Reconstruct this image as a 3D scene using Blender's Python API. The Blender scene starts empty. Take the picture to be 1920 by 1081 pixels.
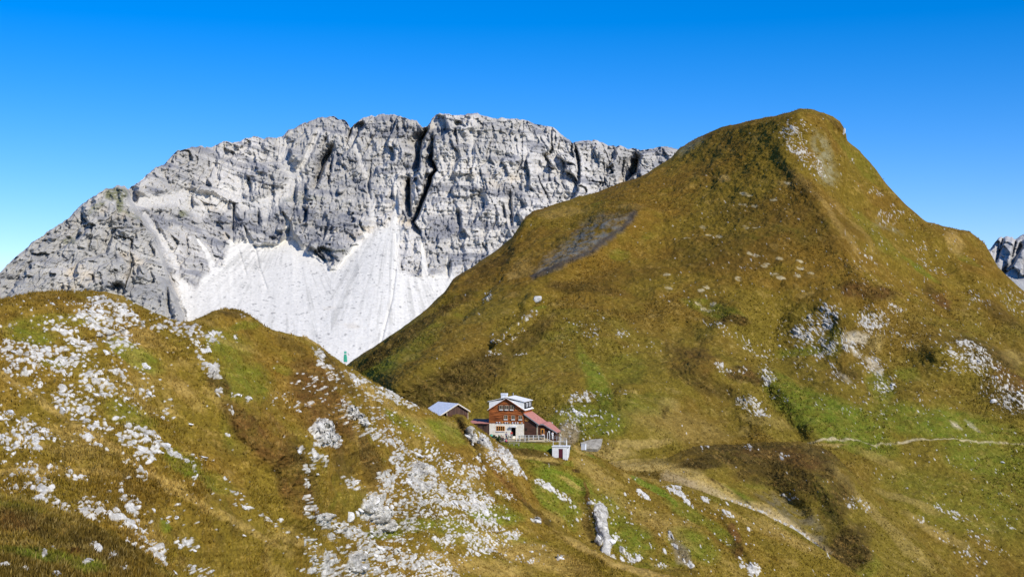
import bpy, bmesh, math, random
import numpy as np
from mathutils import Vector, Matrix

rnd = random.Random(7)
NR = np.random.RandomState(11)
SC = bpy.context.scene
COL = SC.collection
PI = math.pi

# ------------------------------------------------------------------ camera model
W, H, HOR = 1920.0, 1081.0, 620.0
FPX = 2667.0
PITCH = math.atan((HOR - H / 2) / FPX)
cp, sp = math.cos(PITCH), math.sin(PITCH)

def ray(px, py):
    cx = (px - W / 2) / FPX
    cy = -(py - H / 2) / FPX
    x = cx
    y = cp - cy * sp
    z = sp + cy * cp
    return x / y, z / y          # per metre of forward distance

def at(px, py, D):
    a, b = ray(px, py)
    return Vector((a * D, D, b * D))

# ------------------------------------------------------------------ noise
def _h(ix, iy, iz, seed):
    U = np.uint32
    ix, iy, iz = [np.asarray(k).astype(np.int32).view(U) if np.asarray(k).dtype != U else k for k in (ix, iy, iz)]
    n = ix * U(374761393) + iy * U(668265263) + iz * U(2147483647) + U((int(seed) * 974711) & 0xFFFFFFFF)
    n = (n ^ (n >> U(13))) * U(1274126177)
    n = (n ^ (n >> U(16))) * U(2246822519)
    return ((n ^ (n >> U(15))) & U(0xFFFFFF)).astype(np.float32) * np.float32(1 / 16777215.0)

def vnoise(x, y, z, seed=0):
    x, y, z = [np.asarray(k, np.float32) for k in (x, y, z)]
    xf, yf, zf = np.floor(x), np.floor(y), np.floor(z)
    ix, iy, iz = xf.astype(np.int32), yf.astype(np.int32), zf.astype(np.int32)
    u, v, w = x - xf, y - yf, z - zf
    u = u * u * (3 - 2 * u); v = v * v * (3 - 2 * v); w = w * w * (3 - 2 * w)
    def L(a, b, t): return a + (b - a) * t
    c = [_h(ix + i, iy + j, iz + k, seed) for k in (0, 1) for j in (0, 1) for i in (0, 1)]
    return L(L(L(c[0], c[1], u), L(c[2], c[3], u), v), L(L(c[4], c[5], u), L(c[6], c[7], u), v), w) * 2 - 1

def fbm(x, y, z, f, octv=4, seed=0, gain=.5, lac=2.03):
    s = 0; a = 1; t = 0
    for o in range(octv):
        s = s + a * vnoise(x * f + 13.7 * o, y * f + 5.1 * o, z * f + 9.3 * o, seed + o)
        t += a; a *= gain; f *= lac
    return s / t

def ridged(x, y, z, f, octv=4, seed=0, gain=.5):
    s = 0; a = 1; t = 0
    for o in range(octv):
        s = s + a * (1 - 2 * np.abs(vnoise(x * f + 7.7 * o, y * f + 3.1 * o, z * f + 1.3 * o, seed + o)))
        t += a; a *= gain; f *= 2.07
    return s / t

def ss(a, b, x):
    t = np.clip((x - a) / (b - a), 0, 1)
    return t * t * (3 - 2 * t)

def mix(a, b, m):
    m = m[..., None] if np.ndim(m) < np.ndim(a) or np.ndim(a) == 1 else m
    return a * (1 - m) + np.asarray(b) * m

def lin(r, g, b):
    f = lambda c: (c / 255 / 12.92) if c / 255 <= .04045 else ((c / 255 + .055) / 1.055) ** 2.4
    return np.array([f(r), f(g), f(b)], dtype=np.float32)

def interp_poly(px, pts):
    xs = [p[0] for p in pts]; ys = [p[1] for p in pts]
    return np.interp(px, xs, ys)

def tps(ctrl, X, Y):
    c = np.array(ctrl, float)
    x, y, d = c[:, 0] / 500, c[:, 1] / 500, 1 / c[:, 2]
    n = len(x)
    def U(r2): return np.where(r2 > 1e-12, r2 * np.log(r2 + 1e-12), 0)
    K = U((x[:, None] - x) ** 2 + (y[:, None] - y) ** 2) + np.eye(n) * 2e-3
    P = np.stack([np.ones(n), x, y], 1)
    A = np.zeros((n + 3, n + 3)); A[:n, :n] = K; A[:n, n:] = P; A[n:, :n] = P.T
    s = np.linalg.solve(A, np.concatenate([d, np.zeros(3)]))
    Xs, Ys = X / 500, Y / 500
    o = s[n] + s[n + 1] * Xs + s[n + 2] * Ys
    for i in range(n):
        o = o + s[i] * U((Xs - x[i]) ** 2 + (Ys - y[i]) ** 2)
    return 1 / o

def pdist(X, Y, pts, full=False):
    """signed distance to a polyline (+ = screen-left of a line that runs downhill) and position 0..1 along"""
    best = np.full(X.shape, 1e9); sd = np.zeros(X.shape); tt = np.zeros(X.shape); pp = np.zeros(X.shape)
    n = len(pts) - 1
    for i in range(n):
        x0, y0 = pts[i][:2]; x1, y1 = pts[i + 1][:2]
        dx, dy = x1 - x0, y1 - y0; L2 = dx * dx + dy * dy
        t = np.clip(((X - x0) * dx + (Y - y0) * dy) / L2, 0, 1)
        ex, ey = X - (x0 + t * dx), Y - (y0 + t * dy)
        d = np.hypot(ex, ey)
        pr = (dx * (Y - y0) - dy * (X - x0)) / math.sqrt(L2); s = np.sign(pr)
        m = d < best
        best = np.where(m, d, best); sd = np.where(m, s * d, sd); tt = np.where(m, (i + t) / n, tt); pp = np.where(m, pr, pp)
    if full: return sd, tt, pp
    return sd, tt

def inpoly(X, Y, pts, soft=4.0):
    ins = np.zeros(X.shape, bool); best = np.full(X.shape, 1e9)
    n = len(pts)
    for i in range(n):
        x0, y0 = pts[i]; x1, y1 = pts[(i + 1) % n]
        c = ((y0 > Y) != (y1 > Y)) & (X < (x1 - x0) * (Y - y0) / ((y1 - y0) if y1 != y0 else 1e-9) + x0)
        ins ^= c
        dx, dy = x1 - x0, y1 - y0
        t = np.clip(((X - x0) * dx + (Y - y0) * dy) / (dx * dx + dy * dy + 1e-9), 0, 1)
        best = np.minimum(best, np.hypot(X - (x0 + t * dx), Y - (y0 + t * dy)))
    s = np.where(ins, best, -best)
    return np.clip(.5 + s / (2 * soft), 0, 1)

def blob(X, Y, x, y, rx, ry, ang=0.0):
    a = math.radians(ang); c, s = math.cos(a), math.sin(a)
    u = ((X - x) * c + (Y - y) * s) / rx; v = (-(X - x) * s + (Y - y) * c) / ry
    return np.clip(1 - (u * u + v * v), 0, 1)

def fieldsum(X, Y, bl):
    o = np.zeros(X.shape)
    for b in bl:
        o = np.maximum(o, b[5] * np.clip(1.6 * blob(X, Y, *b[:5]), 0, 1))
    return o

# ------------------------------------------------------------------ materials
def new_mat(name, rough=.9, spec=.2):
    m = bpy.data.materials.new(name); m.use_nodes = True
    b = m.node_tree.nodes['Principled BSDF']
    b.inputs['Roughness'].default_value = rough
    b.inputs['Specular IOR Level'].default_value = spec
    return m, m.node_tree, b

def terrain_mat(name, s1, s2, bump, dist, amp=.3):
    m, nt, b = new_mat(name, .95, .08)
    N = nt.nodes; Lk = nt.links
    at_ = N.new('ShaderNodeAttribute'); at_.attribute_name = 'col'
    tc = N.new('ShaderNodeTexCoord')
    n1 = N.new('ShaderNodeTexNoise'); n1.inputs['Scale'].default_value = s1; n1.inputs['Detail'].default_value = 5; n1.inputs['Roughness'].default_value = .65
    n2 = N.new('ShaderNodeTexNoise'); n2.inputs['Scale'].default_value = s2; n2.inputs['Detail'].default_value = 3
    Lk.new(tc.outputs['Object'], n1.inputs['Vector']); Lk.new(tc.outputs['Object'], n2.inputs['Vector'])
    mr = N.new('ShaderNodeMapRange'); mr.inputs['From Min'].default_value = .3; mr.inputs['From Max'].default_value = .7
    mr.inputs['To Min'].default_value = 1 - amp; mr.inputs['To Max'].default_value = 1 + amp
    Lk.new(n1.outputs['Fac'], mr.inputs['Value'])
    mx = N.new('ShaderNodeMix'); mx.data_type = 'RGBA'; mx.blend_type = 'MULTIPLY'; mx.inputs['Factor'].default_value = 1
    mx.clamp_result = False
    Lk.new(at_.outputs['Color'], mx.inputs[6])
    cb = N.new('ShaderNodeCombineColor'); 
    for i in range(3): Lk.new(mr.outputs['Result'], cb.inputs[i])
    Lk.new(cb.outputs['Color'], mx.inputs[7])
    Lk.new(mx.outputs[2], b.inputs['Base Color'])
    bp = N.new('ShaderNodeBump'); bp.inputs['Strength'].default_value = bump; bp.inputs['Distance'].default_value = dist
    ad = N.new('ShaderNodeMath'); ad.operation = 'ADD'
    Lk.new(n1.outputs['Fac'], ad.inputs[0]); Lk.new(n2.outputs['Fac'], ad.inputs[1])
    ml = N.new('ShaderNodeMath'); ml.operation = 'MULTIPLY'; Lk.new(ad.outputs[0], ml.inputs[0]); Lk.new(at_.outputs['Alpha'], ml.inputs[1]); Lk.new(ml.outputs[0], bp.inputs['Height']); Lk.new(bp.outputs['Normal'], b.inputs['Normal'])
    return m

M_TURF = terrain_mat('alpine_turf', 2.2, 7.0, .5, .25, .28)
M_ROCKFACE = terrain_mat('limestone_face', .25, .9, .35, 1.2, .10)

def setp(o, label=None, cat=None, group=None, kind=None):
    if label: o['label'] = label
    if cat: o['category'] = cat
    if group: o['group'] = group
    if kind: o['kind'] = kind
    return o

def grid_object(name, P, colr, mat, alpha=None):
    nr, nc = P.shape[:2]
    me = bpy.data.meshes.new(name)
    V = P.reshape(-1, 3).astype(np.float32)
    i = np.arange(nr * nc).reshape(nr, nc)
    q = np.stack([i[:-1, :-1], i[:-1, 1:], i[1:, 1:], i[1:, :-1]], -1).reshape(-1, 4)
    me.vertices.add(len(V)); me.vertices.foreach_set('co', V.ravel())
    me.loops.add(q.size); me.loops.foreach_set('vertex_index', q.ravel().astype(np.int32))
    me.polygons.add(len(q)); me.polygons.foreach_set('loop_start', (np.arange(len(q)) * 4).astype(np.int32))
    me.polygons.foreach_set('use_smooth', np.ones(len(q), bool))
    me.update(calc_edges=True)
    a = me.color_attributes.new('col', 'FLOAT_COLOR', 'POINT')
    c = np.ones((len(V), 4), np.float32); c[:, :3] = colr.reshape(-1, 3)
    if alpha is not None: c[:, 3] = alpha.ravel()
    a.data.foreach_set('color', c.ravel())
    me.materials.append(mat)
    o = bpy.data.objects.new(name, me); COL.objects.link(o)
    return o

def normals(P):
    du = np.gradient(P, axis=1); dv = np.gradient(P, axis=0)
    n = np.cross(dv, du)
    n /= np.linalg.norm(n, axis=2, keepdims=True) + 1e-9
    f = np.sign(-(n * P).sum(2, keepdims=True)); f[f == 0] = 1
    return n * f

class Layer:
    """A piece of ground known by its crest line and its distance; crest is rounded and a back slope follows."""
    def __init__(s, name, x0, x1, dx, crest, bottom, ctrl, cw, cd, back=160, crest_noise=0, cseed=1, cfreq=.05, dy=None, extL=0, extR=0):
        s.name = name
        dy = dy or dx
        xs = np.concatenate([np.arange(x0 - extL, x0, 9.0), np.arange(x0, x1 + dx, dx), np.arange(x1 + dx + 9.0, x1 + extR, 9.0)])
        yc = interp_poly(xs, crest)
        if crest_noise:
            z = np.zeros_like(xs)
            yc = yc + crest_noise * fbm(xs, z, z, cfreq, 5, cseed, .6)
        yb = np.maximum(interp_poly(xs, bottom), yc + 12) if not callable(bottom) else np.maximum(bottom(xs), yc + 12)
        Hc = yb - yc
        nmax = int(Hc.max() / dy)
        ncw = max(6, int(cw / dy * 1.6))
        top = (np.arange(ncw) / ncw) ** 2 * cw
        n_low = max(4, int((Hc.max() - cw) / dy))
        low = np.linspace(0, 1, n_low + 1)
        rows = []; side = []
        bk = np.concatenate([np.linspace(1, .15, 9) * 0 + np.linspace(back, cw * 1.3, 9), (np.arange(7, 0, -1) / 7) ** 2 * cw])
        for b in bk: rows.append(np.full(xs.shape, b)); side.append(-1)
        for t in top: rows.append(np.minimum(t, Hc * .9 * (t / cw) + 0 * t)); side.append(1)
        for l in low: rows.append(np.maximum(cw, 0) + l * np.maximum(Hc - cw, 1)); side.append(1)
        K = np.array(rows); S = np.array(side)[:, None]
        s.nback = len(bk)
        s.X = np.broadcast_to(xs, K.shape).copy()
        s.Yc = yc
        s.Y = yc + K
        s.K = K * S
        D0 = tps(ctrl, s.X, np.where(S < 0, yc + 0 * K, s.Y))
        k = K / cw
        D = D0 + np.where(S > 0, cd * (1 - np.sqrt(np.clip(k, 0, 1))), cd * (1 + np.sqrt(k)) + np.where(k > 1, (k - 1) * cd * .9, 0))
        s.D = D; s.D0 = D0; s.xs = xs
        s.rebuild()
    def rebuild(s):
        a, b = ray(s.X, s.Y)
        s.P = np.stack([a * s.D, s.D, b * s.D], -1)
    def push(s, amt):           # + = away from the viewer along the level direction
        s.D = s.D + amt; s.rebuild()
    def groove(s, pts, wl, wr, depth, ends=True):
        """pts run downhill; wl / wr widths in px on the left and right of the line; depth>0 recess"""
        sd, t, pr = pdist(s.X, s.Y, pts, True)
        b = .5 * max(wl, wr)
        w = wr + (wl - wr) * ss(-b, b, pr)
        prof = np.exp(-(np.abs(sd) / w) ** 2 * 1.5)
        s.D = s.D + depth * prof
    def disp(s, h):
        n = normals(s.P)
        s.P = s.P + n * h[..., None]
    def sample(s, px, py):
        """surface point under a picture position (visible side)"""
        c = int(min(np.searchsorted(s.xs, px), len(s.xs) - 1))
        col = s.Y[s.nback:, c]
        r = int(min(np.searchsorted(col, py), len(col) - 2)) + s.nback
        return Vector(s.P[r, c]), r, c

def rocks_field(u, v, dens, scale, seed, ang=35.0, asp=1.7, rmax=.62):
    """scattered angular blocks: returns (mask 0..1, height 0..1, id). u,v in metres on the slope"""
    a = math.radians(ang); ca, sa = math.cos(a), math.sin(a)
    p = (u * ca + v * sa) / (scale * asp); q = (-u * sa + v * ca) / scale
    ip, iq = np.floor(p).astype(np.int64), np.floor(q).astype(np.int64)
    mask = np.zeros(u.shape, np.float32); hgt = np.zeros(u.shape, np.float32); rid = np.zeros(u.shape, np.float32)
    zz = np.zeros_like(ip)
    for i in (-1, 0, 1):
        for j in (-1, 0, 1):
            cx, cy = ip + i, iq + j
            jx = cx + .5 + (_h(cx, cy, zz, seed) - .5) * .9
            jy = cy + .5 + (_h(cx, cy, zz, seed + 1) - .5) * .9
            pr = _h(cx, cy, zz, seed + 2)
            r = (.28 + rmax * _h(cx, cy, zz, seed + 3) ** 1.5) * (.45 + .75 * np.clip(dens, 0, 1))
            th = _h(cx, cy, zz, seed + 4) * 6.283
            dx, dy = p - jx, q - jy
            c2, s2 = np.cos(th), np.sin(th)
            x2, y2 = dx * c2 + dy * s2, -dx * s2 + dy * c2
            d = np.maximum(np.abs(x2) * 1.12 + .3 * np.abs(y2), np.abs(y2) * 1.05 + .18 * x2)
            on = pr < dens
            m = np.where(on, np.clip((r - d) * 9, 0, 1), 0)
            tilt = (x2 * (_h(cx, cy, zz, seed + 5) - .5) + y2 * (_h(cx, cy, zz, seed + 6) - .5)) * 2.0
            h = np.where(on & (r > d), np.clip(np.minimum((r - d) * 3.0, r * .8) + .5 * tilt * r, 0, 1), 0)
            upd = h > hgt
            hgt = np.where(upd, h, hgt); rid = np.where(upd, pr, rid)
            mask = np.maximum(mask, m)
    return mask, hgt, rid

def shards(u, v, dens, f, A, seed, asp=3.2, k=.85, th=.66):
    """ragged streaks of bare rock: (mask, height) from stretched noise cut by the density"""
    a = math.radians(A); p, q = u * math.cos(a) + v * math.sin(a), -u * math.sin(a) + v * math.cos(a)
    wq = .35 / f * fbm(p, q, 0 * p, f * .7, 2, seed + 9)
    n = fbm(p / asp, q + wq, 0 * p, f, 4, seed, .78) * 1.25
    c = n - (th - k * np.clip(dens, 0, 1.3))
    joint = ridged(p / asp * .6, q, 0 * p, f * 1.9, 2, seed + 21)
    c = c - 1.6 * np.clip(joint - .62, 0, 1)
    return ss(0, .05, c), np.clip(c * 1.6, 0, 1) * (.7 + .3 * n)

def facets(u, v, scale, asp, seed):
    """broken planar facets (cells with their own tilt), taller than wide; about -1..1"""
    p = u / scale; q = v / (scale * asp)
    ip, iq = np.floor(p).astype(np.int32), np.floor(q).astype(np.int32)
    best = np.full(u.shape, 1e9, np.float32); out = np.zeros(u.shape, np.float32); zz = np.zeros_like(ip)
    for i in (-1, 0, 1):
        for j in (-1, 0, 1):
            cx, cy = ip + i, iq + j
            dx = p - (cx + .5 + (_h(cx, cy, zz, seed) - .5) * .9); dy = q - (cy + .5 + (_h(cx, cy, zz, seed + 1) - .5) * .9)
            d = np.abs(dx) * 1.1 + np.abs(dy)
            h = (_h(cx, cy, zz, seed + 2) - .5) * .9 + dx * (_h(cx, cy, zz, seed + 3) - .5) * 2.2 + dy * (_h(cx, cy, zz, seed + 4) - .5) * 1.2
            m = d < best
            best = np.where(m, d, best); out = np.where(m, h, out)
    return out

# ------------------------------------------------------------------ colours of the turf and stone (albedo)
OLIVE = lin(114, 99, 34); BROWN = lin(114, 90, 34); GREEN = lin(98, 103, 32); BGREEN = lin(96, 116, 32)
TAN = lin(162, 139, 80); DARK = lin(70, 58, 26); RUST = lin(108, 76, 38); STONE = lin(208, 204, 194)
STONE2 = lin(146, 141, 130); GRAVEL = lin(166, 154, 134); SLATE = lin(92, 94, 92)

def turf_colour(L, seed, green=0, tan=0, dark=0, gbl=(), tbl=(), dbl=(), rbl=(), slope_dir=33):
    P = L.P; x, y, z = P[..., 0], P[..., 1], P[..., 2]
    X = L.X + 10 * fbm(x, y, z, .12, 4, seed + 50); Y = L.Y + 8 * fbm(x, y, z, .13, 4, seed + 60)
    n1 = fbm(x, y, z, .035, 4, seed); n2 = fbm(x, y, z, .16, 4, seed + 10); n3 = fbm(x, y, z, .9, 3, seed + 20)
    n4 = fbm(x, y, z * 2.2, .35, 3, seed + 30)
    c = np.zeros(P.shape, np.float32) + OLIVE
    c = mix(c, BROWN, ss(-.3, .4, n1 + .5 * n2) * .8)
    c = mix(c, GREEN, ss(.1, .6, fbm(x, y, z, .05, 4, seed + 71) + green + .3 * n4) * .6)
    c = mix(c, TAN, ss(.2, .6, fbm(x, y, z * 1.8, .12, 4, seed + 72) + tan + .3 * n3) * .4)
    c = mix(c, DARK, ss(.15, .6, fbm(x, y, z, .11, 4, seed + 73) + dark + .35 * n3) * .5)
    g = fieldsum(X, Y, gbl); c = mix(c, BGREEN, np.clip(g * (1.0 + .7 * n4 + .3 * n3), 0, 1) * .8)
    t = fieldsum(X, Y, tbl); c = mix(c, TAN, np.clip(t * (1.0 + .5 * n4 + .4 * n3), 0, 1))
    d = fieldsum(X, Y, dbl); c = mix(c, DARK, np.clip(d * (1.0 + .8 * n4 + .5 * n3), 0, 1))
    r = fieldsum(X, Y, rbl); c = mix(c, RUST, np.clip(r * (1.0 + .9 * n4 + .5 * n3), 0, 1))
    ff = 520.0 / np.median(L.D)
    u, v = uvm(L); ca, sa = math.cos(math.radians(slope_dir)), math.sin(math.radians(slope_dir))
    p_, q_ = u * ca + v * sa, -u * sa + v * ca
    fine = fbm(x, y, z, 2.3 * ff, 3, seed + 90, .8); f2 = fbm(x, y, z, 1.0 * ff, 4, seed + 95, .8)
    stk = fbm(p_ * .22, q_, 0 * p_, 1.3 * ff, 4, seed + 97, .75)
    c = mix(c, TAN, ss(.1, .65, f2 + .6 * stk) * .42)
    c = mix(c, DARK, ss(.05, .55, -f2 + .5 * fine) * .5)
    rough = np.clip(np.maximum(d, r), 0, 1)
    c = mix(c, DARK * .7, rough * ss(-.05, .35, fine + .6 * f2) * .7)
    c = mix(c, lin(160, 122, 62), rough * ss(.1, .5, -fine + .6 * stk) * .5)
    c = c * (1 + .10 * n3 + .55 * fine + .30 * stk)[..., None]
    return np.clip(c, .004, .9)

def stone_colour(L, rid, seed):
    x, y, z = L.P[..., 0], L.P[..., 1], L.P[..., 2]
    n = fbm(x, y, z, 1.1, 3, seed); 
    c = np.zeros(L.P.shape, np.float32) + STONE
    n = n + .6 * fbm(x, y, z, 4.0 * 250 / np.median(L.D), 3, seed + 3, .8)
    c = mix(c, STONE2, ss(-.15, .6, n + .4 * (rid - .5)) * .9)
    return c

def uvm(L):
    return (L.X - 960) * L.D0 / FPX, (L.Y - 620) * L.D0 / FPX

# ==================================================================== 7. far right cliff
def far_right():
    L = Layer('rocky_peak', 1740, 2260, 1.6, [(1700, 560), (1840, 480), (1860, 460), (1872, 447), (1886, 442), (1905, 448), (1920, 440), (1960, 425), (2050, 432), (2150, 400), (2300, 390)],
              [(1700, 700), (2300, 760)], [(1800, 470, 1520), (1900, 447, 1500), (2000, 430, 1500), (2200, 400, 1520), (1800, 640, 1330), (1900, 640, 1310), (2050, 640, 1310), (2200, 640, 1310)], 8, 14, 60, 5, 31, .12)
    L.groove([(1880, 450), (1868, 490)], 4, 3, 18); L.groove([(1915, 462), (1895, 500), (1880, 515)], 9, 3, 26)
    L.groove([(1905, 455), (1898, 480)], 4, 2, 18); L.groove([(1950, 440), (1925, 490)], 8, 3, 25)
    L.rebuild()
    x, y, z = L.P[..., 0], L.P[..., 1], L.P[..., 2]
    scree = ss(505, 530, L.Y + 12 * fbm(x, y, z, .03, 3, 5))
    L.D = L.D - (10 * ridged(x, y, z * .6, .02, 5, 3) + 18 * facets(x, z, 34, 1.3, 3001) + 9 * facets(x, z, 13, 1.2, 3011) + 3 * fbm(x, y, z, .12, 3, 8)) * (1 - .93 * scree); L.rebuild()
    c = mix(np.zeros(L.P.shape, np.float32) + lin(150, 149, 147), lin(190, 188, 184), ss(-.3, .5, fbm(x, y, z * 3, .04, 4, 9)))
    c = mix(c, lin(178, 176, 170), scree)
    o = grid_object('rocky_peak', L.P, c, M_ROCKFACE)
    setp(o, 'grey jagged rocky peak just showing at the right edge behind the brown mountain', 'mountain', None, 'structure')

# ==================================================================== 6. grey limestone massif with scree
CLIFF_CREST = [(-1000, 790), (-320, 700), (-150, 600), (0, 508), (20, 489), (53, 461), (81, 440), (122, 412), (155, 383), (171, 369), (195, 357), (220, 346), (233, 350), (240, 357), (260, 343), (285, 320), (317, 300), (334, 282), (358, 273), (391, 276), (419, 266), (452, 265), (476, 255), (501, 257), (529, 257), (537, 249), (562, 233), (594, 223), (631, 219), (651, 229), (657, 240), (664, 232), (683, 220), (704, 216), (740, 214), (752, 217), (769, 225), (781, 225), (791, 240), (801, 240), (811, 222), (818, 217), (834, 212), (858, 217), (891, 213), (927, 220), (980, 223), (1001, 231), (1037, 239), (1058, 255), (1074, 269), (1080, 263), (1115, 262), (1151, 273), (1200, 281), (1212, 283), (1240, 275), (1270, 277), (1300, 290), (1450, 360), (1700, 520)]
SCREE = [(335, 800), (348, 600), (338, 560), (326, 515), (340, 520), (365, 545), (380, 520), (397, 505), (415, 500), (430, 458), (470, 452), (520, 452), (545, 440), (560, 455), (585, 478), (611, 493), (628, 490), (650, 470), (690, 438), (712, 424), (740, 415), (755, 425), (748, 470), (752, 500), (775, 510), (800, 522), (850, 510), (900, 560), (900, 800)]
def massif():
    ctrl = [(-960, 780, 1780), (-960, 900, 1600), (-200, 620, 1800), (0, 508, 1900), (-200, 760, 1640), (0, 600, 1780), (220, 346, 2060), (330, 284, 2180), (450, 265, 2250), (631, 219, 2310), (740, 214, 2280), (891, 213, 2250), (1058, 255, 2280), (1270, 277, 2340), (1450, 360, 2400),
            (200, 560, 1880), (330, 530, 1960), (330, 640, 1840), (430, 458, 2090), (545, 440, 2130), (611, 493, 2050), (740, 415, 2130), (850, 515, 2050), (640, 680, 1780), (420, 640, 1820), (520, 560, 1950), (700, 560, 1940), (530, 330, 2220), (250, 420, 2010), (560, 400, 2150), (700, 330, 2200), (900, 350, 2160), (1000, 400, 2150), (1100, 370, 2200), (1200, 330, 2260), (900, 800, 1650), (400, 800, 1650), (0, 800, 1600), (640, 860, 1580)]
    def bot(xs):
        return interp_poly(xs, [(-1000, 960), (-320, 860), (0, 780), (200, 760), (360, 800), (500, 830), (660, 860), (760, 820), (900, 700), (1000, 600), (1200, 500), (1400, 480), (1700, 600)])
    L = Layer('limestone_massif', -260, 1460, 1.15, CLIFF_CREST, bot, ctrl, 5, 9, 120, 5.5, 4, .085, extL=700)
    X, Y = L.X, L.Y
    a, b = ray(X, Y); z0 = b * L.D; x0 = a * L.D
    wx = 7 * fbm(x0, z0, z0 * 0, .02, 4, 41); wy = 7 * fbm(x0, z0, z0 * 0, .022, 4, 47)
    tong = 16 * fbm(x0, 0 * z0, 0 * z0, .035, 4, 43, .7)
    scr = inpoly(X + wx, Y + wy - tong, SCREE, 5.0)
    for pts, w0 in (([(735, 425), (745, 385), (741, 340)], 9), ([(545, 445), (541, 415), (530, 395)], 8), ([(470, 455), (458, 425)], 7), ([(690, 445), (672, 420)], 6), ([(800, 520), (795, 480), (790, 440)], 8), ([(400, 505), (385, 470), (365, 440)], 8), ([(610, 492), (585, 470)], 4), ([(840, 520), (838, 480)], 6)):
        sd, t = pdist(X + wx * .7, Y + wy * .7, pts); scr = np.maximum(scr, ss(w0 * (1.15 - t), w0 * (.7 - .7 * t), np.abs(sd)) * .95)
    cliff = 1 - scr
    # gentle light debris couloirs
    cou = np.zeros(X.shape)
    for pts, w in (([(530, 265), (532, 300), (560, 335), (520, 370), (500, 395)], 14), ([(600, 240), (575, 300), (545, 345)], 7), ([(420, 350), (470, 385), (540, 360)], 12), ([(250, 380), (330, 370), (380, 400)], 14),
                   ([(270, 400), (300, 440), (325, 480), (335, 520)], 8), ([(700, 440), (745, 400), (740, 330)], 4), ([(655, 250), (672, 290), (690, 340), (700, 420)], 5), ([(880, 250), (890, 320), (910, 380)], 4), ([(340, 360), (400, 372), (440, 400)], 12), ([(752, 420), (745, 470), (735, 560), (712, 650)], 4)):
        sd, t = pdist(X + wx * .8, Y + wy * .8, pts)
        cou = np.maximum(cou, ss(w * 1.3, w * .4, np.abs(sd)))
    cou *= cliff
    # --- big recesses (screen-left width, screen-right width, depth)
    G = [([(801, 240), (789, 262), (784, 312)], 9, 6, 120), ([(813, 262), (809, 298), (818, 318), (808, 330), (803, 351), (788, 391), (775, 418), (787, 436)], 8, 5, 110), ([(768, 336), (769, 404)], 6, 5, 110),
         ([(622, 280), (604, 314), (590, 352)], 6, 5, 90), ([(622, 294), (617, 345)], 3, 2, 26), ([(612, 255), (600, 278)], 4, 3, 26), ([(661, 238), (651, 273)], 3, 2, 34), ([(699, 298), (691, 343), (695, 371)], 3, 2, 26),
         ([(708, 240), (695, 262), (679, 296)], 3, 2, 20), ([(855, 241), (856, 268)], 5, 3, 28), ([(1033, 241), (1037, 282), (1021, 294), (1033, 312)], 4, 3, 36), ([(1078, 272), (1086, 302), (1086, 343)], 5, 3, 45), ([(1196, 296), (1190, 320), (1170, 340)], 11, 7, 130),
         ([(944, 384), (948, 410)], 4, 3, 26), ([(956, 356), (961, 418)], 5, 3, 35), ([(577, 383), (575, 414)], 3, 2, 24), ([(598, 465), (612, 490)], 4, 2, 30), ([(842, 493), (840, 520)], 5, 3, 30), ([(616, 424), (606, 452)], 5, 2, 26),
         ([(442, 383), (437, 434)], 3, 2, 22), ([(484, 394), (484, 422)], 3, 2, 20), ([(246, 443), (249, 467)], 2.5, 1.5, 18), ([(246, 500), (234, 548)], 3, 2, 26), ([(544, 430), (541, 440)], 4, 3, 24), ([(556, 340), (551, 400)], 3, 2, 15), ([(348, 440), (356, 475)], 2.5, 1.5, 16),
         ([(860, 390), (862, 428)], 4, 3, 22), ([(980, 300), (968, 330)], 4, 2, 18), ([(1010, 330), (1024, 362), (1030, 380)], 3, 3, 22), ([(1150, 290), (1138, 330)], 4, 3, 20), ([(922, 260), (912, 300)], 3, 2, 16), ([(200, 440), (196, 470)], 2.5, 1.5, 15), ([(314, 540), (322, 590)], 3, 2, 24), ([(172, 430), (165, 470)], 2, 2, 12), ([(540, 440), (548, 400), (556, 375)], 2, 2, 10)]
    gx = X + 4.5 * fbm(x0, z0 * .6, 0 * z0, .05, 4, 61, .65); gy = Y + 4 * fbm(x0, z0, 0 * z0, .06, 3, 67)
    gw = .75 + .9 * fbm(x0, z0, 0 * z0, .03, 3, 63)
    for pts, wl, wr, dep in G:
        sd, t, pr = pdist(gx, gy, pts, True)
        w = (wr * .8 + (wl * 1.9 - wr * .8) * ss(-wl * .5, wl * .5, pr)) * np.clip(gw, .3, 1.6)
        endf = .25 + .75 * np.sqrt(np.clip(np.sin(PI * np.clip(t, .02, .98)), 0, 1))
        L.D = L.D + dep * .8 * np.exp(-(np.abs(sd) / w) ** 1.5 * 1.3) * endf
    shl, _ = pdist(X + wx, Y + wy, [(233, 345), (244, 380), (262, 410), (290, 440), (306, 480), (318, 520), (330, 560), (346, 610)])
    shoulder = ss(-5, 7, shl) * cliff
    L.D = L.D - 75 * shoulder
    # debris tracks in scree
    for pts, w, dep in (([(742, 440), (745, 480), (735, 560), (722, 610), (712, 650)], 2.5, 4), ([(478, 460), (486, 500), (500, 540)], 2.5, 3), ([(448, 470), (462, 515)], 2.5, 3)):
        L.groove(pts, w, w, dep)
    # scree fans: low cones below the two apexes
    for (ax, ay, wd, hh) in ((545, 440, .9, 16), (735, 415, 1.0, 20), (400, 500, .8, 8)):
        dd = np.clip(Y - ay, 1, 400)
        L.D = L.D - scr * hh * np.exp(-1.6 * ((X - ax) / (dd * wd + 14)) ** 2) * ss(0, 80, dd)
    L.rebuild()
    x, y, z = L.P[..., 0].copy(), L.P[..., 1].copy(), L.P[..., 2].copy()
    # strata: stepped ledges following tilted beds
    bed = z + .16 * x * ss(900, 200, X) + .04 * x + 10 * fbm(x, y, z * 0, .006, 3, 81) + 5 * fbm(x, y, z, .03, 3, 83)
    st = 0
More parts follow.
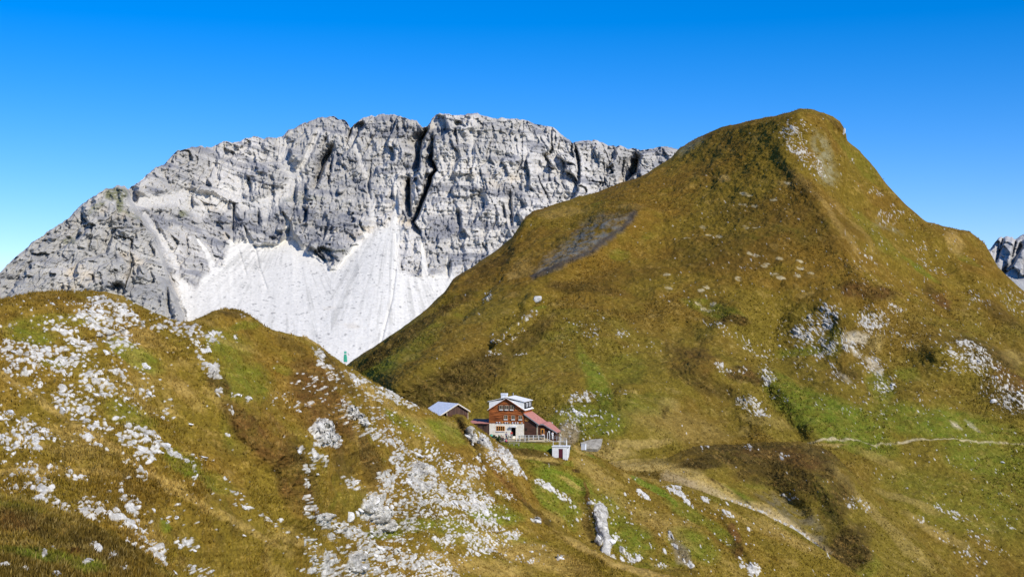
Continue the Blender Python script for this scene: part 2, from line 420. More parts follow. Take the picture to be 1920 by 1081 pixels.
    for f, amp, sd_ in ((1 / 46., 9.0, 1), (1 / 17., 4.2, 2), (1 / 7., 1.6, 3)):
        ph = bed * f + sd_ * .37
        fr = ph - np.floor(ph)
        k = _h(np.floor(ph).astype(np.int64), np.zeros(ph.shape, np.int64), np.zeros(ph.shape, np.int64), 5 + sd_)
        st = st + amp * (.4 + k) * (ss(0, .3, fr) * (1 - ss(.6, 1, fr)) - .5)
    lr = .55 + .45 * ss(-.2, .3, fbm(x, y, z, .008, 3, 91))
    wv = 9 * fbm(x, y, z, .02, 3, 95)
    f1 = facets(x + wv, bed + wv, 62, 1.9, 1001); f2 = facets(x + wv * .6, bed, 24, 1.5, 1011); f3 = facets(x + wv * .3, bed + .3 * wv, 10, 1.2, 1021)
    ribs = ridged(x * 1.0, y * .3, z * .22, .028, 4, 101, .55)
    ribs2 = ridged(x, y * .4, z * .3, .085, 3, 111, .6)
    blocks = fbm(x, y, z, .05, 5, 121, .62)
    right = ss(880, 1050, X)
    vg = ridged(x + .3 * z, y * .2, z * .10, .034, 3, 1201, .6); vg2 = ridged(x + .25 * z, y * .2, z * .13, .10, 3, 1205, .65); vg3 = ridged(x, y * .3, z * .2, .26, 2, 1207, .6)
    fs1 = bed / 6.0 + .5 * fbm(x, y, z, .03, 2, 1211); fs1 = fs1 - np.floor(fs1)
    h = st * lr * .45 * (1 - .35 * right) + ribs * (2 + 4 * right) + ribs2 * (1.2 + 2 * right) + blocks * 2.5 + 7 * vg + 4.2 * vg2 + 1.8 * vg3 + 1.5 * (ss(0, .25, fs1) - fs1)
    def saw(ph, k0):
        fr = ph - np.floor(ph); return ss(0, k0, fr) * (1 - fr) - .3
    ws = 1.1 * fbm(x, y, z * .6, .018, 4, 1101); ws2 = .9 * fbm(x, y, z * .6, .045, 3, 1111)
    s1 = saw((x - .42 * z) / 82. + ws, .10) * ss(-.35, .2, fbm(x, y, z, .009, 3, 1121)); s2 = saw((x - .34 * z) / 31. + ws2, .12) * ss(-.25, .3, fbm(x, y, z, .016, 3, 1131))
    s3 = saw((x - .3 * z) / 13. + .8 * ws2 * 2, .15) * ss(-.2, .3, fbm(x, y, z, .03, 3, 1141))
    h = h + (26 + 12 * right) * s1 + (14 + 9 * right) * s2 + (7 + 5 * right) * s3
    h = h + 7 * f1 + 5 * f2 + 4.5 * f3 + 2.4 * facets(x, bed, 4.6, 1.2, 1031) + 1.6 * fbm(x, y, z * .5, .25, 3, 131, .75) + 26 * fbm(x, y * .3, z * .25, .0065, 2, 133)
    sm = fbm(x, y, z, .02, 3, 141) * 2.5 + .9 * fbm(x, y, z, .2, 3, 143, .7) + 1.6 * ridged(X * .05, Y * .006, 0 * X, 1.0, 3, 145)
    L.D = L.D - (h * (cliff ** .7) * (1 - .45 * cou) + sm * scr); L.rebuild()
    # colour
    g1 = fbm(x, y, z, .012, 4, 151); g2 = fbm(x * .5, y * .5, bed * 2.6, .05, 4, 153); g3 = fbm(x, y, z * .25, .12, 3, 157); g4 = fbm(x, y, z, .3, 2, 159)
    c = np.zeros(L.P.shape, np.float32) + lin(168, 165, 159)
    c = mix(c, lin(196, 192, 185), ss(-.2, .4, g1 + .4 * g3))
    c = mix(c, lin(118, 120, 127), ss(.0, .45, g2 + .25 * g3) * .75)
    bs = fbm(x * .06, y * .06, bed * 1.3, .11, 4, 1221, .7)
    c = mix(c, lin(120, 121, 126), ss(.12, .5, bs) * .55)
    c = mix(c, lin(214, 209, 199), ss(.15, .5, -bs) * .3)
    band = ss(385, 400, Y) * (1 - ss(470, 490, Y)) * ss(380, 420, X) * (1 - ss(640, 680, X)) 
    c = mix(c, lin(112, 114, 120), np.clip(band * (.45 + 1.0 * g3 + .5 * g2), 0, .8))
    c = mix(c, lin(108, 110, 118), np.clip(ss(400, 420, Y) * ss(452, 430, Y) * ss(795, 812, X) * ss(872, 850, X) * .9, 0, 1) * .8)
    c = mix(c, lin(146, 144, 136), shoulder * .4)
    c = mix(c, lin(206, 188, 158), ss(.28, .6, fbm(x, y, z, .018, 4, 171)) * .45)
    gr = fieldsum(X + wx, Y + wy, [(215, 365, 26, 16, 0, .8), (222, 385, 8, 20, 0, .7), (130, 450, 14, 9, 0, .5), (345, 400, 14, 9, 0, .6), (560, 372, 60, 6, 0, .25), (180, 390, 22, 8, -30, .5), (240, 403, 30, 5, 20, .35), (620, 470, 40, 5, 0, .25)])
    c = mix(c, lin(104, 106, 72), np.clip(gr * (1 + 1.5 * g4), 0, .85))
    c = mix(c, lin(208, 204, 196), cou * .5)
    sc = np.zeros(L.P.shape, np.float32) + lin(218, 214, 204)
    fx = np.arctan2(X - 640 - .0 * Y, 900 - Y)
    aL = np.arctan2(X - 545, np.clip(Y - 395, 5, 900)); aR = np.arctan2(X - 738, np.clip(Y - 365, 5, 900))
    stk = np.where(X + .35 * (Y - 480) * 0 < 620, fbm(aL * 24, Y * .006, 0 * X, 1.0, 5, 181, .75), fbm(aR * 24, Y * .006, 0 * X + 3, 1.0, 5, 185, .75))
    sc = mix(sc, lin(186, 183, 174), ss(.0, .55, stk * (.5 + .9 * ss(-.3, .4, g1)) + .35 * g1 + .2 * g3) * .75)
    sc = mix(sc, lin(170, 165, 154), ss(.72, .95, ridged(x, y, z, .05, 3, 187)) * ss(.0, .4, stk) * .6)
    spk = fbm(x, y, z, .22, 2, 191)
    sc = mix(sc, lin(140, 138, 134), ss(.42, .6, spk) * .75)
    sc = mix(sc, lin(196, 180, 152), ss(.3, .6, fbm(x, y, z, .02, 3, 1301)) * .35)
    c = mix(c, sc, scr)
    c = c * (1 + .10 * g4 + .08 * fbm(x, y, z, .8, 2, 193))[..., None]
    o = grid_object('limestone_mountain', L.P, np.clip(c, .02, .88), M_ROCKFACE, 1 - .6 * scr)
    setp(o, 'huge pale grey limestone mountain wall with white scree fans at its foot', 'mountain', None, 'structure')
    return L

# ==================================================================== 5. brown grassy mountain
def brown_mountain():
    crest = [(560, 760), (620, 710), (650, 683), (700, 650), (750, 617), (800, 580), (835, 545), (850, 522), (890, 497), (930, 470), (960, 445), (985, 408), (1000, 396), (1020, 390), (1080, 370), (1120, 360), (1160, 345), (1200, 333), (1220, 320), (1260, 295), (1275, 277), (1290, 268), (1310, 257), (1355, 238), (1430, 222), (1470, 214), (1500, 205), (1520, 205), (1545, 212), (1562, 219), (1575, 229), (1582, 240), (1586, 262), (1612, 283), (1640, 315), (1662, 345), (1700, 385), (1735, 415), (1768, 424), (1818, 434), (1847, 457), (1871, 501), (1920, 546), (2000, 620), (2100, 690), (2300, 800), (3000, 930)]
    bottom = [(560, 800), (650, 740), (800, 850), (1000, 905), (1150, 925), (1350, 970), (1500, 1080), (1600, 1130), (2300, 1160)]
    ctrl = [(560, 760, 500), (650, 683, 525), (850, 522, 600), (1000, 396, 650), (1160, 345, 680), (1275, 277, 700), (1510, 205, 640), (1584, 250, 650), (1700, 385, 625), (1818, 434, 620), (1920, 546, 585), (2200, 750, 540), (2950, 930, 500), (2950, 1150, 420),
            (1000, 560, 535), (850, 640, 482), (740, 725, 452), (900, 800, 430), (1090, 470, 585), (1185, 400, 612), (1000, 850, 405), (1150, 850, 402), (1250, 825, 422), (1450, 800, 452), (1400, 600, 512), (1540, 450, 555), (1350, 640, 490), (1450, 640, 512), (1600, 620, 505),
            (1700, 620, 530), (1800, 640, 520), (1600, 760, 470), (1700, 835, 456), (1900, 835, 470), (1900, 1000, 424), (1700, 1000, 412), (1600, 1000, 405), (2200, 1000, 430), (1900, 1130, 395), (1550, 1100, 385), (1300, 760, 452), (1100, 620, 490), (1250, 500, 560), (950, 700, 450), (700, 760, 455)]
    L = Layer('brown_mountain', 540, 2240, 1.35, crest, bottom, ctrl, 10, 7, 150, 1.8, 21, .06, extR=700)
    X, Y = L.X, L.Y
    F = [  # pts, left w, right w, depth (neg = rib standing out)
        ([(1185, 405), (1100, 470), (1000, 525), (950, 580), (860, 640), (740, 722)], 46, 30, -13),
        ([(1512, 208), (1530, 330), (1560, 420), (1620, 500), (1680, 580), (1760, 660)], 60, 40, -8),
        ([(1470, 290), (1530, 370), (1590, 470), (1650, 580)], 20, 24, -4),
        ([(1580, 250), (1660, 400), (1760, 500), (1840, 600), (1900, 680)], 26, 26, 6),
        ([(1420, 590), (1370, 590), (1340, 640), (1400, 690)], 28, 28, -3), ([(1390, 590), (1420, 650), (1470, 730), (1520, 790)], 34, 24, -4), ([(1330, 680), (1385, 700), (1410, 760), (1440, 790)], 46, 16, -8),
        ([(1280, 620), (1400, 700), (1500, 820)], 22, 22, 4), ([(1560, 580), (1640, 640), (1680, 720), (1750, 790)], 34, 34, -3), ([(1700, 620), (1800, 660), (1920, 780)], 40, 34, -5),
        ([(950, 470), (905, 560), (870, 600)], 22, 10, 5), ([(980, 415), (960, 470), (905, 540)], 12, 14, -3), ([(1000, 560), (985, 600), (930, 640)], 12, 10, -4), ([(1100, 420), (1050, 470), (1000, 515)], 40, 16, 5), ([(1190, 560), (1240, 640), (1130, 720), (1110, 780)], 40, 34, 4),
        ([(1345, 600), (1385, 585), (1420, 612)], 14, 14, -2), ([(1300, 690), (1350, 676), (1392, 700), (1412, 740)], 24, 18, -2.5), ([(930, 640), (965, 612), (1000, 590)], 12, 8, -4), ([(985, 575), (1000, 556)], 8, 8, -3), ([(1455, 610), (1440, 650), (1470, 700), (1510, 760)], 20, 22, 2.5), ([(1560, 600), (1530, 650), (1560, 700)], 18, 18, 1.8),
        ([(1620, 560), (1600, 620), (1640, 690), (1665, 730)], 20, 20, 1.8), ([(1755, 655), (1800, 640), (1860, 680), (1915, 740)], 22, 24, -2), ([(1650, 430), (1720, 520), (1800, 620)], 12, 12, 2.5), ([(1565, 225), (1583, 244)], 10, 8, -5), ([(1540, 290), (1590, 380), (1640, 450)], 14, 14, 3), ([(1200, 740), (1230, 760), (1245, 785)], 8, 7, 1.5), ([(700, 715), (790, 660), (880, 590)], 12, 10, 2.5), ([(1150, 540), (1050, 545), (1000, 560)], 10, 12, -3)]
    for pts, wl, wr, dep in F: L.groove(pts, wl * 1.25, wr * 1.3, dep * 1.25)
    L.push(-3.5 * fbm(*[L.P[..., i] for i in range(3)], .022, 3, 199) * ss(0, 60, L.K))
    L.rebuild()
    x, y, z = [L.P[..., i].copy() for i in range(3)]
    near = ss(0, 16, np.abs(L.K))
    h = 3.0 * fbm(x, y, z, .03, 4, 201) + 1.0 * ridged(x, y, z * .6, .07, 3, 205) + .55 * fbm(x, y, z, .35, 3, 209, .6) + .28 * fbm(x, y, z, 1.1, 2, 213, .7)
    heath = fieldsum(X + 6 * fbm(x, y, z, .15, 3, 231), Y, [(830, 735, 190, 75, -30, 1.0), (1000, 620, 110, 60, -35, .8), (760, 640, 200, 22, -35, .6), (1400, 715, 160, 50, 25, .8), (1290, 700, 60, 60, 0, .7), (1640, 560, 110, 30, 10, .7), (1850, 720, 130, 60, 35, .8), (1480, 330, 100, 90, 30, .4), (1300, 400, 200, 90, -10, .45), (1100, 560, 90, 22, 0, .8), (1380, 600, 40, 20, 0, .9)])
    h = h + heath * (.75 * ridged(x, y, z, .5, 3, 217, .7)) + .5 * ridged(x, y, z * 2, .16, 3, 219)
    L.disp(h * (.12 + .88 * near))
    u, v = uvm(L)
    R = [  # rocks: x, y, rx, ry, ang, density
        (1490, 265, 45, 22, 30, .85), (1520, 300, 40, 16, 40, .7), (1532, 328, 22, 10, 0, .8), (1450, 263, 16, 7, 0, .4), (1530, 740-450, 0.1, 0.1, 0, 0), (1560, 380, 14, 6, 30, .4),
        (1540, 600, 50, 26, -30, .85), (1520, 620, 42, 22, -20, .8), (1505, 640, 34, 14, 0, .6), (1545, 650, 26, 34, 60, .8), (1565, 690, 22, 10, 60, .7), (1640, 600, 30, 38, -60, .85), (1672, 580, 26, 14, 0, .75), (1600, 640, 40, 22, 10, .75), (1640, 690, 26, 60, -30, .6), (1660, 720, 26, 30, -30, .6), (1610, 625, 70, 12, 0, .5),
        (1805, 660, 46, 22, 15, .95), (1840, 690, 40, 20, 30, .8), (1870, 715, 46, 26, 30, .75), (1900, 760, 40, 30, 30, .7), (1885, 740, 60, 40, 30, .5), (1790, 690, 40, 20, 0, .4), (1900, 560, 60, 26, 30, .3), (1740, 500, 60, 14, 30, .35), (1690, 400, 40, 10, 30, .5), (1640, 360, 20, 10, 30, .5), (1700, 640, 40, 14, 20, .4), (1830, 560, 40, 14, 30, .35),
        (1440, 705, 14, 40, -30, .85), (1455, 740, 60, 12, 45, .45), (1400, 640, 80, 16, 30, .5), (1340, 605, 40, 10, 25, .6), (1370, 695, 30, 12, 0, .5), (1410, 760, 40, 16, 35, .75), (1385, 745, 30, 14, 20, .5), (1350, 690, 14, 8, 0, .6),
        (1110, 745, 52, 14, 0, .85), (1150, 745, 36, 8, -10, .6), (1090, 790, 46, 34, 20, .55), (1060, 770, 30, 24, 0, .35), (1110, 800, 60, 40, 0, .35), (1060, 800, 40, 30, 0, .4),
        (1090, 620, 44, 18, 20, .35), (1110, 640, 20, 12, 0, .35), (1120, 605, 30, 8, 0, .3), (960, 630, 34, 14, -30, .75), (930, 660, 20, 8, 0, .6), (975, 660, 20, 10, 0, .5), (985, 600, 26, 6, -35, .7), (925, 640, 10, 14, 0, .6), (1165, 630, 12, 8, 0, .55), (915, 560, 18, 10, -60, .6), (900, 590, 14, 5, -40, .5), (880, 600, 14, 4, -40, .4),
        (1630, 480, 14, 24, -35, .7), (1640, 500, 30, 10, 50, .5), (1660, 410, 30, 12, 20, .5), (1420, 500, 60, 30, 0, .14), (1330, 560, 60, 26, 0, .16), (1450, 480, 300, 180, 0, .03), (1700, 560, 220, 160, 30, .08), (1700, 780, 160, 60, 10, .12), (1800, 850, 200, 100, 20, .05), (1560, 700, 200, 60, 40, .15), (1560, 750, 80, 30, 20, .2), (1645, 785, 40, 14, 20, .4), (1760, 880, 200, 100, 30, .06),
        (1770, 960, 60, 12, 30, .5), (1850, 1020, 70, 14, 30, .45), (1740, 985, 30, 12, 35, .8), (1790, 1020, 50, 16, 35, .7), (1830, 1045, 40, 10, 30, .6), (1890, 990, 40, 10, 20, .4), (1200, 650, 60, 40, 0, .08), (1495, 240, 40, 14, 20, .3), (1595, 300, 10, 8, 0, .4), (1730, 470, 14, 8, 0, .5), (997, 562, 7, 5, -30, 0)]
    dens = fieldsum(X + 9 * fbm(x, y, z, .1, 3, 241), Y + 7 * fbm(x, y, z, .1, 3, 243), R)
    brk = fbm(x, y, z, .45, 4, 248, .65)
    dn = .8 * dens * np.clip(.75 + 1.1 * fbm(x, y, z, .12, 3, 247) + 1.9 * brk, 0, 1.4)
    ang = 48.0
    ms, hs_ = shards(u, v, dens * np.clip(.9 + .8 * fbm(x, y, z, .12, 3, 247), .2, 1.3), 1.0, 50, 2101, 3.0, .74, .86)
    m2, h2, r2 = rocks_field(u, v, dn * .45, .7, 311, ang, 1.6)
    m3, h3, r3 = rocks_field(u, v, np.clip(dn * .7 + .004, 0, 1), .5, 321, ang, 1.5); r1 = r2
    m = np.maximum(np.maximum(ms, m2), m3 * .9)
    L.disp(np.maximum(np.maximum(hs_ * 1.1, h2 * .5), h3 * .3))
    c = turf_colour(L, 401, green=-.32, tan=-.12, dark=-.36,
        gbl=[(1560, 790, 150, 46, 25, .75), (1480, 740, 30, 90, -50, .6), (1120, 720, 22, 90, -25, .6), (1100, 790, 90, 40, 0, .5), (1340, 580, 70, 14, 10, .5), (1750, 800, 160, 36, 10, .6), (1860, 850, 120, 60, 10, .55), (1700, 700, 30, 20, 0, .4), (1500, 660, 60, 14, 0, .5), (1560, 640, 20, 40, 0, .3), (1650, 730, 30, 46, -30, .5), (1720, 510, 50, 8, 32, .6), (1160, 480, 26, 14, 0, .4), (780, 650, 70, 22, -35, .35), (720, 690, 60, 16, -30, .5), (1010, 580, 20, 8, 0, .5), (1170, 690, 50, 40, 0, .25), (1640, 440, 80, 16, 50, .3), (1610, 300, 70, 16, 45, .3), (1800, 950, 180, 60, 20, .3), (1900, 920, 90, 70, 0, .4), (1810, 480, 40, 10, 40, .3), (1210, 760, 60, 30, 0, .3)],
        tbl=[(1555, 400, 120, 5, 52, .5), (1640, 530, 90, 5, 52, .4), (1120, 845, 90, 14, 0, .75), (1200, 828, 70, 10, 0, .7), (1250, 880, 60, 20, 0, .4), (1360, 338, 14, 6, 0, .8), (1060, 400, 60, 14, 0, .35), (980, 500, 30, 20, -30, .35), (960, 520, 20, 6, 0, .5), (1790, 455, 16, 30, -40, .6), (1640, 640, 22, 14, 0, .7), (1270, 800, 120, 30, 10, .25), (1540, 835, 60, 4, 0, .8), (1895, 670, 30, 20, 20, .5), (1650, 860, 60, 10, 20, .3), (1700, 940, 80, 10, 25, .45), (1500, 340, 70, 6, 45, .3), (1600, 420, 80, 5, 52, .35), (1250, 765, 26, 20, 0, .3), (1760, 1000, 90, 10, 28, .5), (1440, 790, 60, 12, 15, .3), (1180, 390, 40, 6, 0, .3), (1475, 345, 20, 8, 0, .35), (1520, 520, 22, 4, 0, .25)],
        dbl=[(830, 735, 170, 50, -30, .75), (990, 640, 80, 20, -35, .5), (760, 640, 200, 14, -36, .7), (920, 500, 80, 12, -38, .6), (1620, 550, 70, 16, 5, .8), (1380, 600, 36, 14, 0, .9), (1400, 705, 50, 16, 15, .9), (1320, 720, 80, 22, 20, .55), (1290, 660, 60, 14, 10, .4), (1100, 545, 90, 14, 5, .6), (1180, 520, 90, 24, -10, .3), (1850, 670, 80, 34, 30, .7), (1890, 740, 70, 50, 30, .6), (1760, 560, 40, 10, 40, .7), (1480, 420, 160, 50, 10, .3), (1500, 345, 60, 18, 40, .4), (1360, 480, 140, 40, 0, .3), (1580, 700, 40, 18, 0, .6), (1620, 640, 30, 22, 0, .4), (900, 690, 150, 26, -30, .5), (1560, 230, 40, 6, 20, .5), (1165, 410, 60, 10, -30, .3), (1880, 590, 60, 14, 35, .5), (1245, 775, 8, 16, 20, .7)],
        rbl=[(1620, 552, 60, 14, 0, .4), (1770, 565, 22, 12, 30, .6), (1310, 262, 40, 7, -20, .5), (1890, 720, 50, 20, 30, .5), (1300, 680, 60, 30, 0, .3), (1420, 700, 40, 20, 0, .3)])
    wv_ = ss(640, 520, Y)[..., None]
    c = c * .95 * (1 + wv_ * (np.array([1.05, .96, .86]) - 1))
    # scree-like bare patches
    Xw, Yw = X + 5 * fbm(x, y, z, .3, 3, 251), Y + 4 * fbm(x, y, z, .3, 3, 253)
    nn = fbm(x, y, z, .5, 4, 255)
    sl = np.clip(np.maximum(inpoly(Xw, Yw, [(1000, 518), (1028, 488), (1075, 455), (1090, 428), (1130, 410), (1188, 405), (1165, 432), (1110, 470), (1060, 495)], 11), 0) * (.35 + 1.5 * nn + .35 * ss(430, 480, Y)), 0, 1)
    c = mix(c, lin(112, 112, 106), sl * .95)
    dk = np.clip(1.3 * (1 - np.abs(pdist(Xw, Yw, [(1000, 520), (1060, 497), (1110, 472), (1165, 434), (1190, 405)])[0]) / 7), 0, 1)
    c = mix(c, lin(62, 62, 66), dk * .7)
    gv = np.zeros(X.shape)
    for p in ([(1525, 248), (1540, 262), (1556, 300), (1572, 330), (1566, 345), (1540, 335), (1524, 280)], [(1272, 285), (1290, 264), (1322, 258), (1300, 280), (1276, 293)], [(1648, 415), (1690, 440), (1675, 432), (1640, 420)]):
        gv = np.maximum(gv, inpoly(Xw, Yw, p, 8))
    c = mix(c, lin(140, 132, 98), gv * np.clip(.55 + 1.4 * nn, .05, .95))
    gv = np.zeros(X.shape)
    for p in ([(1575, 622), (1600, 618), (1630, 625), (1625, 640), (1600, 640), (1580, 632)], [(1622, 668), (1638, 668), (1652, 690), (1655, 705), (1640, 700), (1628, 685)], [(1572, 698), (1585, 702), (1598, 718), (1588, 720)], [(1776, 792), (1790, 800), (1798, 812), (1785, 808)], [(1806, 793), (1822, 808), (1834, 820), (1815, 808)],
              [(1588, 640), (1610, 655), (1618, 672), (1600, 660)]):
        gv = np.maximum(gv, inpoly(Xw, Yw, p, 3))
    c = mix(c, lin(190, 176, 146), gv * np.clip(.75 + .9 * nn, 0, 1) * .9)
    # scattered pale bare spots
    spots = [(1395, 365), (1478, 345), (1498, 492), (1520, 516), (1500, 505), (1405, 367), (1416, 388), (1392, 385), (1450, 378), (1318, 430), (1350, 450), (1400, 433), (1420, 433), (1408, 482), (1417, 484), (1433, 502), (1437, 498), (1453, 517), (1461, 523), (1466, 525), (1495, 521), (1315, 552), (1310, 571), (1320, 577), (1330, 579), (1254, 550), (1325, 545), (1337, 570), (1250, 520), (1462, 490), (1290, 455), (1330, 448), (1385, 530)]
    sm = np.zeros(X.shape)
    for (a_, b_) in spots:
        sm = np.maximum(sm, np.clip(2.2 * blob(Xw * .6 + X * .4, Yw * .6 + Y * .4, a_, b_, 8, 3.2, 5), 0, 1))
    c = mix(c, lin(180, 166, 128), sm * np.clip(.65 + 1.3 * nn, .1, .9))
    # footpath
    pth = [(1515, 832), (1545, 827), (1590, 828), (1640, 836), (1660, 832), (1720, 828), (1800, 832), (1850, 835), (1920, 836), (2100, 840)]
    sd, t = pdist(X + 2 * nn, Y + 2.0 * nn, pth)
    pw = 1.0 + 1.5 * fbm(x, y, z, .08, 3, 259)
    c = mix(c, lin(182, 168, 132), ss(pw + .8, pw - .5, np.abs(sd)) * np.clip(.75 + .8 * nn, .1, .9))
    dirt = np.clip(2 * blob(Xw, Yw, 1066, 812, 26, 22, 50), 0, 1)
    c = mix(c, lin(142, 126, 100), dirt * .8)
    c = mix(c, stone_colour(L, np.maximum(r2, r3), 261) * .86, np.clip(m, 0, 1) * .95)
    L.col = c; L.rock = m
    o = grid_object('grassy_mountain', L.P, c, M_TURF)
    setp(o, 'brown and green grassy mountain with a pointed summit and scattered pale rock', 'mountain', None, 'structure')
    return L

# ==================================================================== 4. dark mound in the valley
def mound():
    crest = [(1040, 905), (1100, 880), (1150, 866), (1200, 863), (1250, 858), (1275, 850), (1300, 839), (1340, 834), (1400, 832), (1450, 829), (1500, 829), (1533, 836), (1560, 851), (1600, 886), (1640, 926), (1700, 985), (1760, 1045), (1800, 1087), (1900, 1140), (2240, 1250)]
    ctrl = [(1100, 880, 384), (1200, 863, 392), (1275, 850, 400), (1340, 834, 414), (1450, 829, 424), (1533, 836, 420), (1600, 886, 408), (1700, 985, 392), (1800, 1087, 375), (1150, 900, 375), (1300, 912, 380), (1356, 934, 378), (1493, 993, 372), (1553, 1036, 366), (1600, 1100, 355), (1400, 880, 400), (1500, 900, 398), (1200, 1000, 355), (1400, 1100, 352), (1900, 1140, 365), (1540, 960, 386)]
    L = Layer('mound', 1040, 2100, 1.35, crest, [(1040, 1000), (1200, 1010), (1400, 1060), (1500, 1150), (2240, 1300)], ctrl, 12, 7, 70, 1.5, 33, .07)
    L.groove([(1330, 905), (1400, 950), (1490, 990), (1560, 1060)], 26, 12, 3); L.groove([(1500, 860), (1560, 930), (1600, 1000), (1640, 1060)], 26, 14, -4)
    L.groove([(1440, 900), (1480, 950), (1530, 1010)], 30, 30, 4)
    L.groove([(1340, 862), (1450, 858), (1550, 890)], 60, 60, -6)
    L.groove([(1560, 890), (1600, 950), (1640, 1020)], 30, 26, -2); L.groove([(1380, 900), (1440, 925), (1500, 960)], 22, 22, 4)
    L.rebuild()
    X, Y = L.X, L.Y
    x, y, z = [L.P[..., i].copy() for i in range(3)]
    hs = fieldsum(X, Y, [(1450, 860, 170, 40, 5, 1), (1560, 920, 90, 60, 30, .7), (1600, 1030, 60, 60, 0, .9)])
    L.disp(1.0 * fbm(x, y, z, .06, 4, 501) + .32 * fbm(x, y, z, .4, 3, 503, .6) + .2 * fbm(x, y, z, 1.3, 2, 505) + hs * .45 * ridged(x, y, z, .6, 3, 507, .65))
    u, v = uvm(L)
    R = [(1400, 838, 10, 14, 0, .55), (1470, 855, 14, 8, 0, .4), (1440, 970, 80, 10, 28, .6), (1500, 1000, 50, 8, 30, .7), (1405, 952, 50, 5, 25, .5), (1610, 945, 30, 14, 20, .35), (1475, 930, 20, 8, 0, .4), (1320, 840, 14, 5, 0, .4), (1250, 925, 30, 10, 20, .4)]
    dens = fieldsum(X + 8 * fbm(x, y, z, .15, 3, 511), Y + 5 * fbm(x, y, z, .15, 3, 512), R)
    m2, h2, r2 = rocks_field(u, v, dens, .8, 521, 30, 1.4); m3, h3, r3 = rocks_field(u, v, np.clip(dens + .01, 0, 1), .42, 523, 30, 1.3)
    L.disp(h2 * .45 + h3 * .25)
    c = turf_colour(L, 531, green=-.15, tan=-.1, dark=.05,
        gbl=[(1370, 925, 60, 14, 22, .7), (1440, 905, 60, 16, 0, .3), (1620, 1060, 40, 30, 0, .3), (1380, 850, 60, 12, 0, .25), (1550, 940, 16, 60, -20, .35)],
        tbl=[(1200, 872, 90, 9, 3, 1.0), (1290, 890, 90, 14, 22, 1.0), (1350, 915, 60, 12, 28, .8), (1450, 965, 70, 10, 30, .7), (1560, 880, 80, 12, 42, .5), (1640, 960, 90, 12, 45, .5), (1180, 862, 40, 6, 0, .6), (1270, 880, 60, 14, 10, .6), (1700, 1020, 80, 16, 45, .4)],
        dbl=[(1440, 855, 170, 32, 3, .85), (1320, 865, 60, 16, -10, .8), (1520, 880, 70, 40, 30, .75), (1470, 900, 120, 24, 10, .8), (1590, 1030, 50, 50, 30, 1.0), (1570, 930, 40, 50, 20, .7), (1560, 960, 30, 40, 0, .5), (1500, 920, 60, 20, 20, .5)],  # heather tone, deepened over the dome to stand in for its shade
        rbl=[(1500, 860, 60, 20, 15, .5), (1420, 850, 60, 12, 0, .3)])
    nn = fbm(x, y, z, .5, 4, 541)
    Xw, Yw = X + 7 * fbm(x, y, z, .25, 3, 551), Y + 6 * fbm(x, y, z, .25, 3, 553)
    gr = inpoly(Xw, Yw, [(1420, 925), (1480, 930), (1520, 960), (1550, 1000), (1545, 1030), (1490, 990), (1440, 960)], 9)
    c = mix(c, lin(112, 102, 76), gr * np.clip(.45 + 1.2 * nn, .0, .85))
    gr = inpoly(Xw, Yw, [(1330, 910), (1370, 932), (1440, 955), (1500, 985), (1560, 1035), (1550, 1045), (1480, 1000), (1420, 975), (1350, 940), (1240, 890), (1250, 880)], 4)
    c = mix(c, lin(176, 156, 112), gr * np.clip(.8 + .6 * nn, .2, 1))
    gr = inpoly(Xw, Yw, [(1250, 885), (1300, 900), (1330, 925), (1290, 925), (1240, 905)], 8)
    c = mix(c, lin(150, 130, 96), gr * np.clip(.6 + .8 * nn, .1, .9))
    c = mix(c, stone_colour(L, np.maximum(r2, r3), 555) * .82, np.maximum(m2, m3))
    L.col = c; L.rock = np.maximum(m2, m3)
    o = grid_object('heather_mound', L.P, c, M_TURF)
    setp(o, 'dark heather covered mound in the valley right of the mountain hut', 'mound', None, 'structure')
    return L

